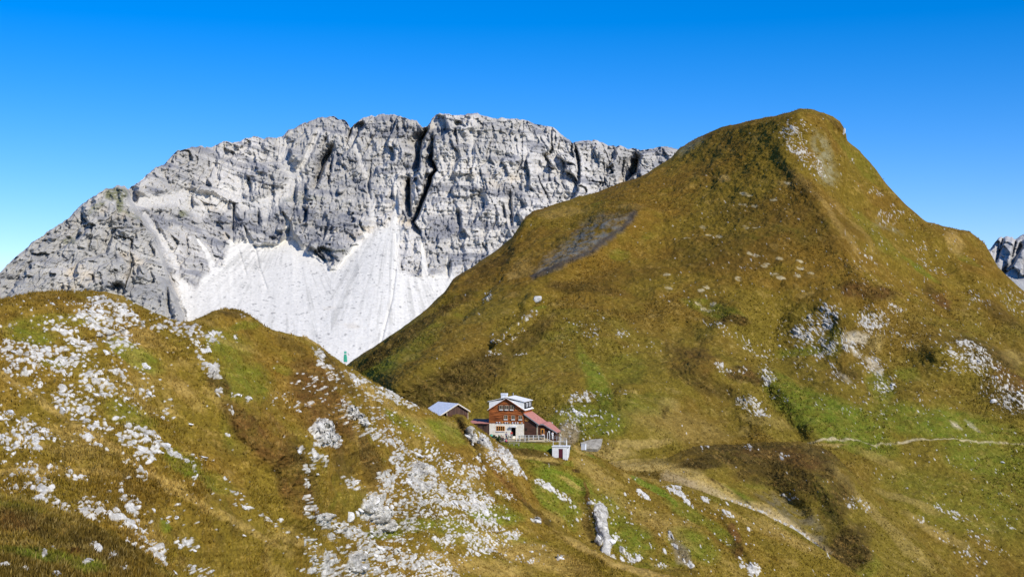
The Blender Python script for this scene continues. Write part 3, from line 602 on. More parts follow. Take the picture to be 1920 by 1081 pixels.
# ==================================================================== 3. spur carrying the hut
HZ = at(950, 820, 364).z
def hut_spur():
    crest = [(620, 800), (800, 806), (880, 810), (1040, 812), (1052, 820), (1062, 829), (1070, 836), (1095, 846), (1127, 857), (1155, 875), (1180, 889), (1215, 895), (1260, 903), (1300, 915), (1356, 935), (1425, 960), (1493, 994), (1553, 1037), (1591, 1063), (1650, 1110), (1750, 1160), (2240, 1300)]
    ctrl = [(700, 806, 380), (800, 806, 380), (880, 811, 381), (950, 812, 380), (1040, 812, 380), (950, 820, 364), (1030, 820, 364), (880, 820, 364), (700, 820, 364), (950, 827, 357.5), (1000, 828, 357), (880, 830, 356), (1060, 833, 363), (1035, 838, 356.5), (1062, 842, 357), (1040, 856, 351), (1070, 860, 352), (980, 860, 346), (900, 900, 340), (1095, 848, 366), (1127, 859, 366), (1155, 876, 365), (1215, 896, 368), (1300, 916, 368), (1425, 961, 364), (1553, 1038, 352), (1650, 1110, 340),
            (1010, 900, 338), (1100, 900, 348), (1200, 960, 344), (1120, 960, 333), (1120, 1030, 318), (1300, 1000, 338), (1300, 1081, 316), (1450, 1060, 335), (1200, 1081, 310), (1100, 1110, 300), (900, 1110, 300), (1500, 1150, 322), (1900, 1300, 300), (700, 900, 345)]
    L = Layer('spur', 660, 2060, 1.2, crest, [(660, 900), (850, 930), (1000, 1060), (1060, 1120), (1300, 1150), (1600, 1180), (1750, 1240), (2240, 1380)], ctrl, 5, 3, 60, .8, 43, .07)
    X, Y = L.X, L.Y
    L.groove([(1086, 880), (1100, 905), (1112, 940), (1120, 965), (1135, 1000), (1130, 1040)], 16, 14, -2.8)
    L.groove([(1080, 885), (1088, 925), (1095, 965), (1108, 1010)], 14, 12, .8)
    L.groove([(1160, 900), (1240, 960), (1330, 1060)], 40, 40, -1.5); L.groove([(1050, 900), (1070, 960), (1095, 1010)], 30, 16, 1.5)
    L.groove([(1360, 970), (1375, 1000), (1400, 1030), (1415, 1060)], 10, 12, -2.2); L.groove([(1250, 995), (1265, 1030), (1290, 1060)], 6, 8, 1.2)
    L.rebuild()
    x, y, z = [L.P[..., i].copy() for i in range(3)]
    flat = ss(826, 834, Y) ; flat = np.where(X > 1075, 1, flat) * (L.K > 0)
    L.disp(flat * (.5 * fbm(x, y, z, .07, 4, 601) + .22 * fbm(x, y, z, .4, 3, 603, .6) + .16 * fbm(x, y, z, 1.4, 2, 605)))
    u, v = uvm(L)
    R = [(1125, 962, 16, 26, -15, 1.3), (1130, 985, 14, 30, -15, 1.3), (1137, 1010, 10, 20, -15, 1.1), (1123, 1010, 8, 14, 0, 1.1), (1135, 1030, 9, 16, -15, 1.1), (1148, 1043, 8, 7, 0, .8), (1108, 940, 9, 4, 0, .7), (1165, 1030, 6, 10, -20, .9), (1155, 1010, 14, 12, 30, .45), (1185, 1045, 24, 14, 0, .5), (1240, 1060, 16, 8, 0, .6), (1025, 910, 30, 9, 25, .6), (1055, 930, 24, 8, 35, .6), (1075, 949, 8, 4, 0, .6), (1010, 900, 12, 8, 0, .7), (1170, 975, 20, 6, 30, .5), (1140, 970, 80, 60, 0, .07), (1205, 927, 22, 7, 30, .6),
         (1270, 922, 26, 10, 30, .8), (1262, 912, 20, 5, 0, .7), (1290, 940, 20, 5, 40, .7), (1322, 937, 12, 6, 30, .6), (1362, 965, 18, 7, 30, .6), (1365, 1020, 8, 8, 0, .5), (1412, 1070, 14, 16, -20, .8), (1395, 1060, 14, 8, 0, .6), (1262, 1010, 5, 26, -25, .5), (1290, 1055, 14, 10, 40, .5), (1300, 1000, 200, 70, 0, .05)]
    dens = fieldsum(X + 4 * fbm(x, y, z, .2, 3, 611), Y + 4 * fbm(x, y, z, .2, 3, 612), R)
    ms, hs_ = shards(u, v, dens, 1.1, 72, 2151, 3.4, .8, .66); m2, h2, r2 = rocks_field(u, v, dens, .9, 621, 50, 1.5); m3, h3, r3 = rocks_field(u, v, np.clip(dens + .012, 0, 1), .4, 623, 30, 1.3)
    solid = ss(.85, 1.0, dens)
    L.disp(np.maximum(np.maximum(hs_ * .8, h2 * .3), h3 * .2) + solid * .35 * ridged(x, y * .5, z * .35, .9, 3, 659))
    c = turf_colour(L, 631, green=.1, tan=.06, dark=-.25,
        gbl=[(1000, 838, 70, 8, 5, .9), (1020, 870, 40, 8, 10, .5), (1050, 900, 70, 20, 20, .8), (1035, 935, 60, 22, 40, .7), (1075, 960, 20, 40, -10, .5), (1220, 915, 60, 5, 32, 1.2), (1250, 932, 40, 5, 36, 1.1), (1180, 1010, 60, 40, 20, .6), (1290, 960, 60, 14, 30, .5), (1300, 1020, 60, 30, 30, .6), (1130, 950, 40, 14, 0, .2), (1350, 1000, 50, 14, 40, .5), (1105, 850, 30, 4, 30, .9), (1068, 868, 14, 8, 0, .5)],
        tbl=[(1000, 858, 70, 8, 8, .6), (1110, 880, 50, 16, 35, .5), (1150, 930, 60, 10, 35, .4), (1250, 990, 80, 14, 35, .3), (1470, 1000, 90, 12, 28, .5), (1070, 905, 30, 5, 30, .5), (1110, 1010, 20, 60, -30, .2), (1400, 980, 90, 6, 26, .4), (1092, 845, 20, 6, 20, .5)],
        dbl=[(1000, 850, 66, 8, 5, .7), (1100, 925, 5, 30, -12, .6), (1104, 990, 9, 30, -15, .6), (1083, 882, 10, 5, 0, 1), (1372, 995, 8, 14, 0, .9), (1380, 1030, 14, 22, -20, .9), (1110, 960, 8, 12, 0, .6), (1280, 1070, 30, 8, 0, .6), (1035, 870, 24, 4, 8, .7)],  # narrow streak at the cleft, with its rust twin, paints shadow into the turf
        rbl=[(1100, 925, 5, 26, -12, .5), (1375, 1000, 9, 20, -20, 1.0), (1060, 858, 20, 5, 0, .5), (1385, 1035, 10, 16, 0, .6)])
    c = c * np.array([1.14, 1.09, 1.0])
    nn = fbm(x, y, z, .8, 4, 641)
    tr = (Y < 828) * (X < 1060)
    c = mix(c, lin(178, 166, 142), np.clip(tr * (.8 + .5 * nn), 0, 1))
    gr = inpoly(X + 3 * nn, Y + 3 * nn, [(1255, 1000), (1290, 1030), (1300, 1062), (1270, 1055)], 4)
    c = mix(c, lin(140, 126, 98), gr * .8)
    c = mix(c, stone_colour(L, np.maximum(r2, r3), 655), np.clip(np.maximum(np.maximum(ms, m2), m3), 0, 1))
    gap = ss(.05, -.15, fbm(x, y * .4, z * .35, 1.6, 3, 657)) * solid * .5
    c = mix(c, c * .55, gap)
    L.col = c; L.rock = np.maximum(np.maximum(ms, m2), m3)
    o = grid_object('hut_spur', L.P, c, M_TURF)
    setp(o, 'grassy spur sloping down to the right below the mountain hut terrace', 'hillside', None, 'structure')
    return L

# ==================================================================== 2. rocky left hill
ROCK2 = [(150, 575, 60, 14, 5, .35), (205, 575, 60, 24, 15, .8), (230, 592, 50, 16, 25, .75), (180, 590, 50, 22, 10, .7), (110, 610, 50, 20, 0, .4), (270, 608, 60, 10, 15, .6), (205, 625, 50, 28, 20, .9), (180, 610, 30, 22, 20, .8), (150, 640, 60, 20, 25, .75), (240, 640, 26, 14, 40, .6),
    (90, 665, 80, 22, 10, .85), (40, 660, 60, 20, 20, .8), (60, 680, 70, 16, 15, .75), (20, 690, 40, 18, 30, .8), (110, 700, 60, 22, 25, .7), (60, 715, 40, 24, 35, .65), (180, 720, 40, 24, 30, .7), (140, 740, 60, 20, 35, .6), (200, 735, 26, 10, 0, .7), (220, 700, 24, 12, 30, .6), (275, 735, 20, 18, 40, .7), (210, 660, 26, 22, 40, .6), (230, 710, 90, 60, 20, .18),
    (310, 605, 40, 12, 15, .6), (335, 620, 20, 26, -30, .7), (365, 625, 20, 24, -35, .85), (400, 632, 26, 14, 0, .8), (385, 657, 12, 14, 0, .9), (370, 650, 10, 40, -25, .6), (395, 695, 12, 24, -50, 1.1), (410, 735, 10, 12, 0, .95), (450, 632, 10, 12, 0, .5), (450, 592, 8, 6, 0, .8), (430, 767, 6, 14, -20, .7), (350, 640, 60, 40, 0, .12),
    (280, 735, 16, 9, 30, 1), (245, 760, 40, 16, 30, .5), (130, 765, 60, 14, 35, .6), (175, 790, 50, 18, 30, .55), (255, 815, 40, 18, 30, .85), (235, 830, 30, 14, 30, .7), (290, 818, 30, 14, 40, .8), (300, 840, 30, 10, 10, .85), (275, 845, 40, 14, 10, .7), (330, 855, 40, 10, 15, .75), (380, 855, 24, 7, 10, .9), (365, 885, 6, 34, 5, .6), (260, 855, 30, 14, 30, .7), (390, 870, 12, 8, 0, .5), (200, 800, 120, 50, 30, .2),
    (30, 785, 34, 20, 25, 1.1), (75, 800, 30, 14, 30, 1.0), (45, 815, 40, 30, 40, 1.0), (20, 830, 40, 14, 30, .8), (60, 840, 50, 18, 40, .85), (95, 815, 24, 10, 20, .8), (60, 870, 40, 34, 50, .8), (120, 880, 60, 16, 20, .55), (80, 905, 34, 18, 45, .8), (75, 930, 50, 18, 35, 1.0), (110, 950, 40, 18, 35, 1.0), (155, 960, 40, 14, 35, 1.0), (170, 955, 30, 26, 30, .9), (15, 910, 30, 16, 20, .7), (170, 825, 24, 10, 35, .8), (190, 840, 20, 8, 40, .8), (240, 875, 20, 12, 40, .95), (265, 890, 16, 14, 60, 1.0), (230, 905, 30, 10, 0, .5), (235, 935, 26, 22, 30, 1.0), (245, 950, 20, 20, 0, 1.0), (205, 915, 14, 14, 0, .6), (130, 890, 20, 6, 20, .7), (20, 870, 50, 50, 0, .25),
    (235, 985, 30, 12, 30, .8), (210, 970, 20, 16, 30, 1.0), (250, 980, 8, 14, 0, .9), (222, 1000, 8, 10, 0, .8), (265, 1010, 26, 16, 50, 1.0), (240, 1025, 24, 10, 30, 1.0), (280, 1030, 34, 20, 35, 1.0), (300, 1050, 24, 10, 35, .9), (355, 1015, 22, 12, 20, .8), (330, 1020, 14, 14, 0, .5), (300, 1075, 60, 14, 25, .6), (270, 1065, 14, 6, 0, .8), (370, 1070, 60, 18, 20, .4), (300, 1000, 120, 60, 30, .15), (330, 960, 120, 50, 30, .06),
    (600, 815, 30, 22, 60, 1.4), (620, 830, 18, 16, 0, 1.3), (590, 830, 12, 14, 0, 1.1), (575, 870, 20, 26, 20, 1.0), (570, 900, 8, 20, 5, .9), (590, 870, 22, 20, 30, .6), (560, 865, 12, 30, -10, .8), (523, 972, 7, 6, 0, 1.1), (570, 935, 10, 10, 0, .6),
    (640, 755, 14, 14, 50, 1.0), (655, 775, 22, 14, 50, 1.1), (675, 790, 22, 10, 50, 1.1), (620, 720, 8, 16, -30, .9), (595, 660, 8, 20, -40, .7), (600, 690, 8, 20, -30, .6), (700, 815, 30, 10, 40, .9), (640, 665, 20, 18, 40, .5), (615, 700, 30, 8, 55, .8), (680, 720, 60, 12, 30, .55), (740, 742, 40, 10, 30, .9), (770, 755, 20, 8, 30, .9), (700, 745, 40, 14, 30, .4), (785, 845, 10, 6, 20, 1.2), (790, 770, 30, 10, 30, .3),
    (720, 800, 40, 30, 30, .35), (750, 830, 60, 16, 30, .5), (750, 870, 30, 16, 60, .9), (790, 895, 40, 34, 45, 1.25), (810, 920, 50, 26, 35, 1.15), (780, 930, 30, 20, 30, .9), (880, 885, 30, 16, 20, .7), (860, 880, 60, 14, 20, .5), (870, 940, 60, 16, 15, 1.0), (900, 935, 34, 12, 10, .85), (840, 935, 60, 18, 20, .8), (870, 910, 30, 8, 30, .6), (830, 860, 60, 20, 20, .4), (725, 900, 16, 30, -10, .7), (770, 960, 40, 18, 20, .6), (720, 950, 20, 24, 0, .75), (740, 950, 30, 24, 20, .6),
    (895, 970, 40, 16, 15, .9), (860, 975, 50, 14, 15, .7), (920, 985, 30, 12, 10, .7), (830, 965, 40, 12, 10, .8), (860, 1005, 50, 12, 10, .7), (835, 1010, 26, 10, 0, .8), (900, 1025, 40, 14, 10, .8), (920, 1015, 24, 12, 0, .7), (890, 1035, 20, 8, 0, .8), (820, 1040, 20, 8, 0, .9), (765, 985, 24, 14, 20, .6), (700, 1080, 0.1, 0.1, 0, 0),
    (695, 945, 26, 26, 50, 1.3), (712, 965, 20, 26, 60, 1.3), (725, 985, 20, 14, 0, 1.2), (705, 990, 14, 20, -30, .8), (712, 910, 8, 34, -15, .9), (680, 960, 14, 20, 0, .7), (655, 905, 30, 12, 30, .5), (607, 975, 26, 16, 30, 1.1), (635, 985, 14, 18, -30, 1.2), (660, 1000, 24, 16, 0, .8), (690, 1020, 40, 14, 20, .6), (580, 960, 20, 14, 20, .8), (580, 1020, 24, 14, 35, 1.0), (622, 1010, 8, 30, -20, .9), (600, 1045, 40, 20, 20, .8), (670, 1055, 24, 24, 30, 1.25), (690, 1030, 30, 14, 20, .8), (735, 1040, 60, 20, 10, .85), (770, 1050, 60, 16, 10, .9), (810, 1060, 50, 16, 15, 1.0), (840, 1075, 30, 8, 15, 1.0), (760, 1080, 100, 10, 0, .8), (740, 1010, 26, 8, 0, .9), (545, 1000, 40, 10, 20, .4), (640, 1070, 100, 14, 0, .7),
    (885, 820, 8, 22, -20, 1.2), (905, 830, 12, 26, -20, 1.2), (915, 845, 12, 30, -20, 1.3), (925, 860, 9, 20, -20, 1.0), (940, 848, 10, 24, -25, 1.0), (955, 862, 14, 26, -25, 1.3), (968, 878, 12, 22, -30, 1.2), (985, 890, 8, 14, -30, .9), (895, 860, 10, 10, 0, .5), (930, 880, 30, 10, 40, .4), (907, 880, 4, 4, 0, 1.1), (1006, 900, 5, 8, -30, .9),
    (950, 930, 30, 8, 20, .5), (1005, 975, 11, 6, 10, 1.3), (950, 970, 14, 6, 0, .8), (965, 1000, 20, 8, 0, .7), (950, 1000, 12, 6, 0, .8), (995, 1050, 8, 5, 0, 1), (1048, 1050, 8, 6, 0, 1.2), (1000, 1020, 60, 20, 0, .1), (960, 1030, 120, 30, 10, .15), (700, 790, 200, 50, 30, .22), (830, 940, 160, 80, 20, .3), (740, 1030, 180, 60, 10, .25), (440, 960, 200, 40, 32, .06), (470, 960, 30, 5, 30, .6), (500, 975, 30, 5, 28, .6), (560, 880, 0.1, 0.1, 0, 0), (540, 750, 50, 26, 0, .2), (540, 740, 16, 8, 0, .6), (560, 765, 16, 8, 0, .5), (443, 740, 12, 4, 10, .9), (463, 748, 6, 4, 30, .9), (428, 812, 6, 5, 0, 1), (358, 790, 8, 4, 0, .9), (312, 765, 10, 5, 0, .9), (420, 930, 60, 20, 30, .12), (440, 922, 14, 5, 30, .7), (423, 895, 7, 4, 30, .8), (400, 905, 60, 10, 0, .1), (130, 720, 250, 130, 20, .12), (150, 580, 250, 40, 0, .12)]
def left_hill():
    crest = [(-1200, 760), (-700, 700), (-320, 650), (-200, 610), (-100, 585), (0, 562), (60, 549), (110, 545), (170, 545), (200, 547), (230, 557), (280, 582), (315, 598), (340, 604), (362, 601), (400, 583), (425, 579), (450, 582), (470, 592), (500, 614), (520, 622), (550, 628), (562, 631), (575, 632), (600, 648), (640, 680), (660, 690), (700, 716), (740, 737), (765, 752), (800, 766), (822, 779), (846, 781), (856, 776), (870, 778), (884, 792), (905, 807), (920, 819), (932, 828), (942, 834), (957, 841), (966, 847), (979, 860), (988, 879), (1001, 897), (1010, 925), (1022, 962), (1044, 983), (1100, 1020), (1155, 1048), (1190, 1062), (1237, 1069), (1290, 1070), (1330, 1086), (1500, 1150), (1900, 1250)]
    ctrl = [(-1100, 740, 168), (-1100, 1200, 124), (-200, 610, 178), (0, 562, 187), (200, 547, 203), (340, 604, 214), (425, 579, 230), (560, 632, 250), (650, 685, 276), (740, 737, 304), (800, 766, 325), (868, 781, 345), (920, 810, 350), (966, 842, 350), (988, 879, 345), (1022, 962, 326), (1100, 1020, 312), (1237, 1069, 298), (1500, 1150, 285),
            (-200, 1081, 138), (0, 1081, 141), (0, 800, 164), (200, 800, 172), (300, 1081, 156), (430, 1081, 176), (430, 800, 200), (560, 860, 212), (560, 1081, 200), (650, 1081, 226), (650, 850, 240), (800, 1081, 262), (800, 930, 285), (880, 880, 315), (960, 940, 318), (988, 1081, 288), (1150, 1120, 285), (1500, 1250, 268), (100, 650, 182), (300, 680, 196), (700, 800, 280), (620, 740, 250)]
    L = Layer('left_hill', -260, 1640, 1.15, crest, [(-260, 1150), (1300, 1160), (1640, 1290)], ctrl, 16, 6, 190, 1.6, 55, .07, extL=900)
    X, Y = L.X, L.Y
    F = [([(390, 640), (430, 720), (470, 790), (560, 860), (575, 960)], 60, 26, -8), ([(590, 655), (650, 770), (720, 850), (760, 930)], 55, 30, -10), ([(0, 700), (110, 770), (250, 870), (400, 960), (560, 1020), (700, 1070)], 26, 12, -1.0),
         ([(150, 640), (230, 625), (300, 600)], 10, 6, 1.2), ([(870, 785), (905, 830), (935, 880), (990, 950), (1044, 990), (1150, 1052)], 14, 10, -2.5), ([(852, 786), (872, 825), (900, 868)], 16, 10, 3.0), ([(862, 776), (880, 800), (900, 830)], 10, 16, -1.5), ([(0, 560), (100, 620), (190, 700), (280, 780)], 40, 40, 1.5),
         ([(480, 640), (520, 740), (530, 800)], 34, 26, 3), ([(620, 800), (640, 850), (660, 900)], 18, 18, 3), ([(930, 890), (980, 935), (1040, 985)], 4, 4, .8)]
    for pts, wl, wr, dep in F: L.groove(pts, wl, wr, dep)
    L.rebuild()
    x, y, z = [L.P[..., i].copy() for i in range(3)]
    hb = [(620, 770, 60, 110, -25, 1.), (560, 880, 60, 90, -20, .9), (480, 800, 50, 100, -40, .8), (400, 720, 30, 40, 0, .6), (880, 830, 30, 40, -30, .9), (950, 880, 30, 40, -30, .6), (560, 660, 60, 20, 30, .6), (690, 900, 30, 50, 0, .7), (440, 600, 40, 14, 0, .5)]
    hs = fieldsum(X, Y, hb)
    near = ss(0, 10, np.abs(L.K))
    L.disp((.3 + .7 * near) * (.9 * fbm(x, y, z, .07, 4, 701) + 1.0 * .42 * fbm(x, y, z, .5, 3, 703, .6) + .19 * fbm(x, y, z, 1.6, 2, 705) + hs * .85 * ridged(x, y, z, .65, 3, 707, .7) + .25 * ridged(x, y, z, .22, 3, 709)))
    u, v = uvm(L)
    Xw = X + 6 * fbm(x, y, z, .25, 3, 711); Yw = Y + 5 * fbm(x, y, z, .25, 3, 712)
    dens = fieldsum(Xw, Yw, ROCK2) * (1 - .16 * ss(460, 380, X))
    p_, q_ = u * .84 + v * .54, -u * .54 + v * .84
    brk = fbm(p_ * .45, q_, 0 * u, 1.1, 4, 714, .6)
    dsm = fieldsum(X + 3 * fbm(x, y, z, .5, 3, 715), Y + 3 * fbm(x, y, z, .5, 3, 716), [r_ for r_ in ROCK2 if r_[5] >= 1.05])
    solid = ss(.95, 1.1, dsm * .9 + .9 * brk - .7 * np.clip(ridged(u * .5 + v * .866, (-u * .866 + v * .5) * 3, 0 * u, .35, 3, 7171) - .35, 0, 1))
    dn = 1.05 * dens * np.clip(.9 + .6 * fbm(x, y, z, .3, 3, 713) + 1.7 * brk, 0, 1.4)
    steep = ss(860, 600, X) 
    A = 33.0
    steepw = np.clip(fieldsum(X, Y, [(600, 860, 70, 110, -10, 1.5), (715, 955, 60, 90, -10, 1.5), (945, 850, 70, 70, 0, 1.5), (660, 760, 60, 60, 0, 1.2), (640, 1020, 120, 60, 0, 1.2), (390, 670, 30, 60, 0, 1.5)]), 0, 1)
    mod = np.clip(.75 + .9 * fbm(x, y, z, .35, 3, 713), .1, 1.3)
    ma, ha = shards(u, v, dens * mod, 1.9, 33, 2001, 2.6, .66, .78); mb, hb_ = shards(u, v, dens * mod, 1.5, 60, 2051, 2.3, .72, .74)
    ms = np.where(steepw > .5 + .3 * brk, mb, ma); hs_ = np.where(steepw > .5 + .3 * brk, hb_, ha)
    m1, h1, r1 = rocks_field(u, v, np.clip(dn * .6, 0, .6) * (dens > .45), .85, 721, A, 1.9, .3)
    m2, h2, r2 = rocks_field(u, v, np.clip(dn * 1.25, 0, .85), .52, 723, A, 1.8, .30)
    m3, h3, r3 = rocks_field(u, v, np.clip(dn * 1.7 + .008, 0, .85), .32, 725, A, 1.6, .28)
    sp_, sq_ = u * .5 + v * .866, -u * .866 + v * .5
    m = np.maximum(np.maximum(ms, m1), np.maximum(np.maximum(m2, m3), solid))
    L.disp(np.maximum(np.maximum(hs_ * .42, h1 * .36), np.maximum(h2 * .26, h3 * .16)) + solid * (.2 + .7 * ridged(sp_ * .3, sq_, 0 * u, .7, 4, 717, .6)))
    c = turf_colour(L, 731, green=-.05, tan=.08, dark=-.1,
        gbl=[(50, 620, 60, 30, 10, .5), (250, 665, 70, 22, 30, .5), (430, 650, 60, 40, 30, .5), (460, 720, 60, 50, 0, .5), (450, 800, 40, 60, 0, .4), (340, 870, 50, 30, 20, .6), (240, 780, 60, 30, 20, .4), (400, 900, 60, 20, 30, .3), (660, 945, 40, 30, 20, .2), (720, 1000, 40, 14, 0, .8), (770, 985, 60, 16, 0, .5), (930, 965, 60, 20, 10, .7), (940, 1010, 50, 14, 0, .6), (830, 810, 60, 22, 25, .6), (760, 790, 60, 16, 25, .5), (850, 990, 60, 20, 0, .4), (310, 985, 14, 16, 0, .7), (1020, 930, 30, 12, 30, .4), (100, 680, 30, 10, 0, .4), (110, 600, 90, 14, 0, .35), (530, 690, 26, 10, 20, .5), (460, 610, 30, 8, 0, .4), (870, 810, 30, 14, 30, .5), (900, 1010, 80, 14, 0, .3)],
        tbl=[(60, 735, 110, 8, 33, .5), (200, 835, 110, 8, 34, .5), (320, 915, 90, 9, 33, .6), (450, 985, 110, 9, 28, .5), (620, 1045, 120, 10, 22, .5), (60, 880, 80, 10, 0, .5), (180, 885, 80, 8, 5, .4), (420, 760, 60, 12, 40, .35), (600, 740, 10, 60, -35, .5), (640, 800, 12, 60, -35, .5), (700, 880, 12, 60, -35, .4), (1000, 1040, 150, 26, 20, .6), (900, 1060, 120, 20, 10, .5), (1100, 1035, 70, 8, 28, .7), (1200, 1070, 80, 8, 8, .8), (700, 740, 110, 10, 32, .5), (590, 640, 50, 6, 30, .6), (950, 850, 16, 40, -35, .5), (790, 800, 14, 40, -40, .4), (440, 640, 60, 10, 20, .3), (60, 830, 40, 6, 20, .5), (350, 735, 60, 16, 45, .3), (0, 700, 60, 7, 33, .5), (850, 800, 26, 6, 20, .4)],
        dbl=[(600, 760, 46, 110, -25, .85), (545, 890, 40, 80, -20, .8), (470, 810, 26, 90, -40, .75), (410, 720, 18, 40, -40, .7), (630, 700, 14, 60, -35, .7), (690, 860, 20, 60, -25, .7), (545, 650, 40, 12, 30, .4), (890, 830, 10, 40, -30, .7), (440, 590, 30, 8, 10, .6), (150, 560, 90, 7, 0, .4), (640, 860, 30, 40, 0, .5), (690, 890, 20, 40, -20, .4), (1000, 955, 60, 4, 40, .7), (420, 830, 60, 14, 40, .3), (870, 812, 12, 30, -30, 1.0), (862, 790, 12, 12, 0, .6)],  # heather; blobs on the small spur by the barn paint its flank's shade
        rbl=[(600, 760, 60, 110, -25, .4), (480, 810, 50, 90, -40, .4), (550, 930, 30, 50, -20, .4), (960, 915, 80, 6, 40, .6), (740, 1040, 0.1, 0.1, 0, 0), (940, 850, 14, 30, -30, .4), (590, 960, 20, 10, 30, .7)])
    c = c * np.array([1.19, 1.12, 1.04])
    st = stone_colour(L, np.maximum(r1, r2), 751)
    st = mix(st, lin(150, 146, 138), solid * .8 * ss(.1, -.3, fbm(sp_ * .25, sq_, 0 * u, 1.3, 4, 719)))
    crack = ss(.1, -.12, fbm(x, y, z, 1.5, 3, 757)) * .35
    st = mix(st, lin(120, 112, 96), crack)
    c = mix(c, st, m)
    L.col = c; L.rock = m
    o = grid_object('left_hillside', L.P, c, M_TURF)
    setp(o, 'grassy hillside strewn with white rocks falling from upper left to lower right', 'hillside', None, 'structure')
    L.dens = dens
    return L

# ==================================================================== 1. near hump
def near_hump():
    crest = [(-1200, 960), (-600, 900), (-320, 905), (-100, 920), (0, 931), (43, 932), (100, 958), (143, 975), (187, 997), (233, 1027), (287, 1061), (330, 1090), (420, 1150), (700, 1300)]
    ctrl = [(-1100, 950, 112), (-1100, 1250, 92), (-200, 915, 122), (0, 931, 126), (143, 975, 126), (287, 1061, 124), (420, 1150, 122), (0, 1081, 108), (-200, 1081, 105), (150, 1081, 114), (0, 1200, 98), (400, 1250, 112), (60, 1010, 116)]
    L = Layer('near_hump', -260, 560, 1.2, crest, [(-260, 1200), (560, 1300)], ctrl, 14, 3, 80, 2.2, 66, .08, extL=900)
    L.groove([(0, 1020), (80, 1025), (160, 1040)], 8, 8, .8); L.rebuild()
    X, Y = L.X, L.Y
    x, y, z = [L.P[..., i].copy() for i in range(3)]
    L.disp(.5 * fbm(x, y, z, .15, 4, 801) + .22 * ridged(x, y, z, .8, 3, 803, .65) + .08 * fbm(x, y, z, 3, 2, 805))
    u, v = uvm(L)
    R = [(45, 1070, 9, 7, 0, 1.2), (80, 1040, 5, 8, 0, 1.2), (165, 1052, 14, 5, 0, .9), (105, 1075, 12, 7, 0, .9), (10, 1063, 20, 5, 0, .6), (110, 1028, 40, 4, 0, .4), (180, 1025, 14, 8, 30, .6), (220, 1050, 30, 10, 40, .4)]
    dens = fieldsum(X, Y, R)
    m2, h2, r2 = rocks_field(u, v, dens, .6, 821, 20, 1.5); m3, h3, r3 = rocks_field(u, v, np.clip(dens + .008, 0, 1), .25, 823, 30, 1.3)
    L.disp(h2 * .35 + h3 * .12)
    c = turf_colour(L, 831, green=.05, tan=-.1, dark=.1, gbl=[(30, 955, 60, 10, 10, .4), (80, 1045, 70, 14, 5, .7), (160, 1060, 50, 14, 10, .6), (20, 1040, 40, 10, 0, .4)],
        dbl=[(80, 990, 100, 26, 20, .6), (200, 1050, 60, 14, 40, .4)], tbl=[(80, 1024, 120, 4, 2, .7), (60, 945, 100, 5, 20, .4)], rbl=[(138, 1032, 10, 8, 0, 1.1), (20, 985, 60, 20, 10, .4)])
    c = mix(c, stone_colour(L, np.maximum(r2, r3), 855) * .85, np.maximum(m2, m3))
    L.col = c; L.rock = np.maximum(m2, m3)
    o = grid_object('near_slope', L.P, c, M_TURF)
    setp(o, 'nearest dark grassy hump at the bottom left corner', 'hillside', None, 'structure')
    return L

far_right()
L6 = massif()
L5 = brown_mountain()
L4 = mound()
L3 = hut_spur()
L2 = left_hill()
L1 = near_hump()
# ==================================================================== built things
def wood_mat(name, c1, c2, sx=.6, sz=9.0, vertical=False, dark=.5):
    m, nt, b = new_mat(name, .8, .2)
    N = nt.nodes; K = nt.links
    tc = N.new('ShaderNodeTexCoord'); mp = N.new('ShaderNodeMapping')
    mp.inputs['Scale'].default_value = (sz, sz, sx) if vertical else (sx, sx, sz)
    K.new(tc.outputs['Object'], mp.inputs['Vector'])
    n = N.new('ShaderNodeTexNoise'); n.inputs['Scale'].default_value = 1; n.inputs['Detail'].default_value = 4; n.inputs['Roughness'].default_value = .6
    K.new(mp.outputs['Vector'], n.inputs['Vector'])
    r = N.new('ShaderNodeValToRGB'); e = r.color_ramp.elements
    e[0].position = .32; e[1].position = .68
    e[0].color = (*[float(v) for v in c1], 1); e[1].color = (*[float(v) for v in c2], 1)
    K.new(n.outputs['Fac'], r.inputs['Fac']); K.new(r.outputs['Color'], b.inputs['Base Color'])
    bp = N.new('ShaderNodeBump'); bp.inputs['Strength'].default_value = .5; bp.inputs['Distance'].default_value = .05
    K.new(n.outputs['Fac'], bp.inputs['Height']); K.new(bp.outputs['Normal'], b.inputs['Normal'])
    return m

def noise_mat(name, c1, c2, scale=3.0, rough=.85, bump=.4, dist=.05, metal=0.0, spec=.2):
    m, nt, b = new_mat(name, rough, spec)
    b.inputs['Metallic'].default_value = metal
    N = nt.nodes; K = nt.links
    tc = N.new('ShaderNodeTexCoord')
    n = N.new('ShaderNodeTexNoise'); n.inputs['Scale'].default_value = scale; n.inputs['Detail'].default_value = 6; n.inputs['Roughness'].default_value = .65
    K.new(tc.outputs['Object'], n.inputs['Vector'])
    r = N.new('ShaderNodeValToRGB'); e = r.color_ramp.elements
    e[0].position = .35; e[1].position = .65
    e[0].color = (*[float(v) for v in c1], 1); e[1].color = (*[float(v) for v in c2], 1)
    K.new(n.outputs['Fac'], r.inputs['Fac']); K.new(r.outputs['Color'], b.inputs['Base Color'])
    bp = N.new('ShaderNodeBump'); bp.inputs['Strength'].default_value = bump; bp.inputs['Distance'].default_value = dist
    K.new(n.outputs['Fac'], bp.inputs['Height']); K.new(bp.outputs['Normal'], b.inputs['Normal'])
    return m

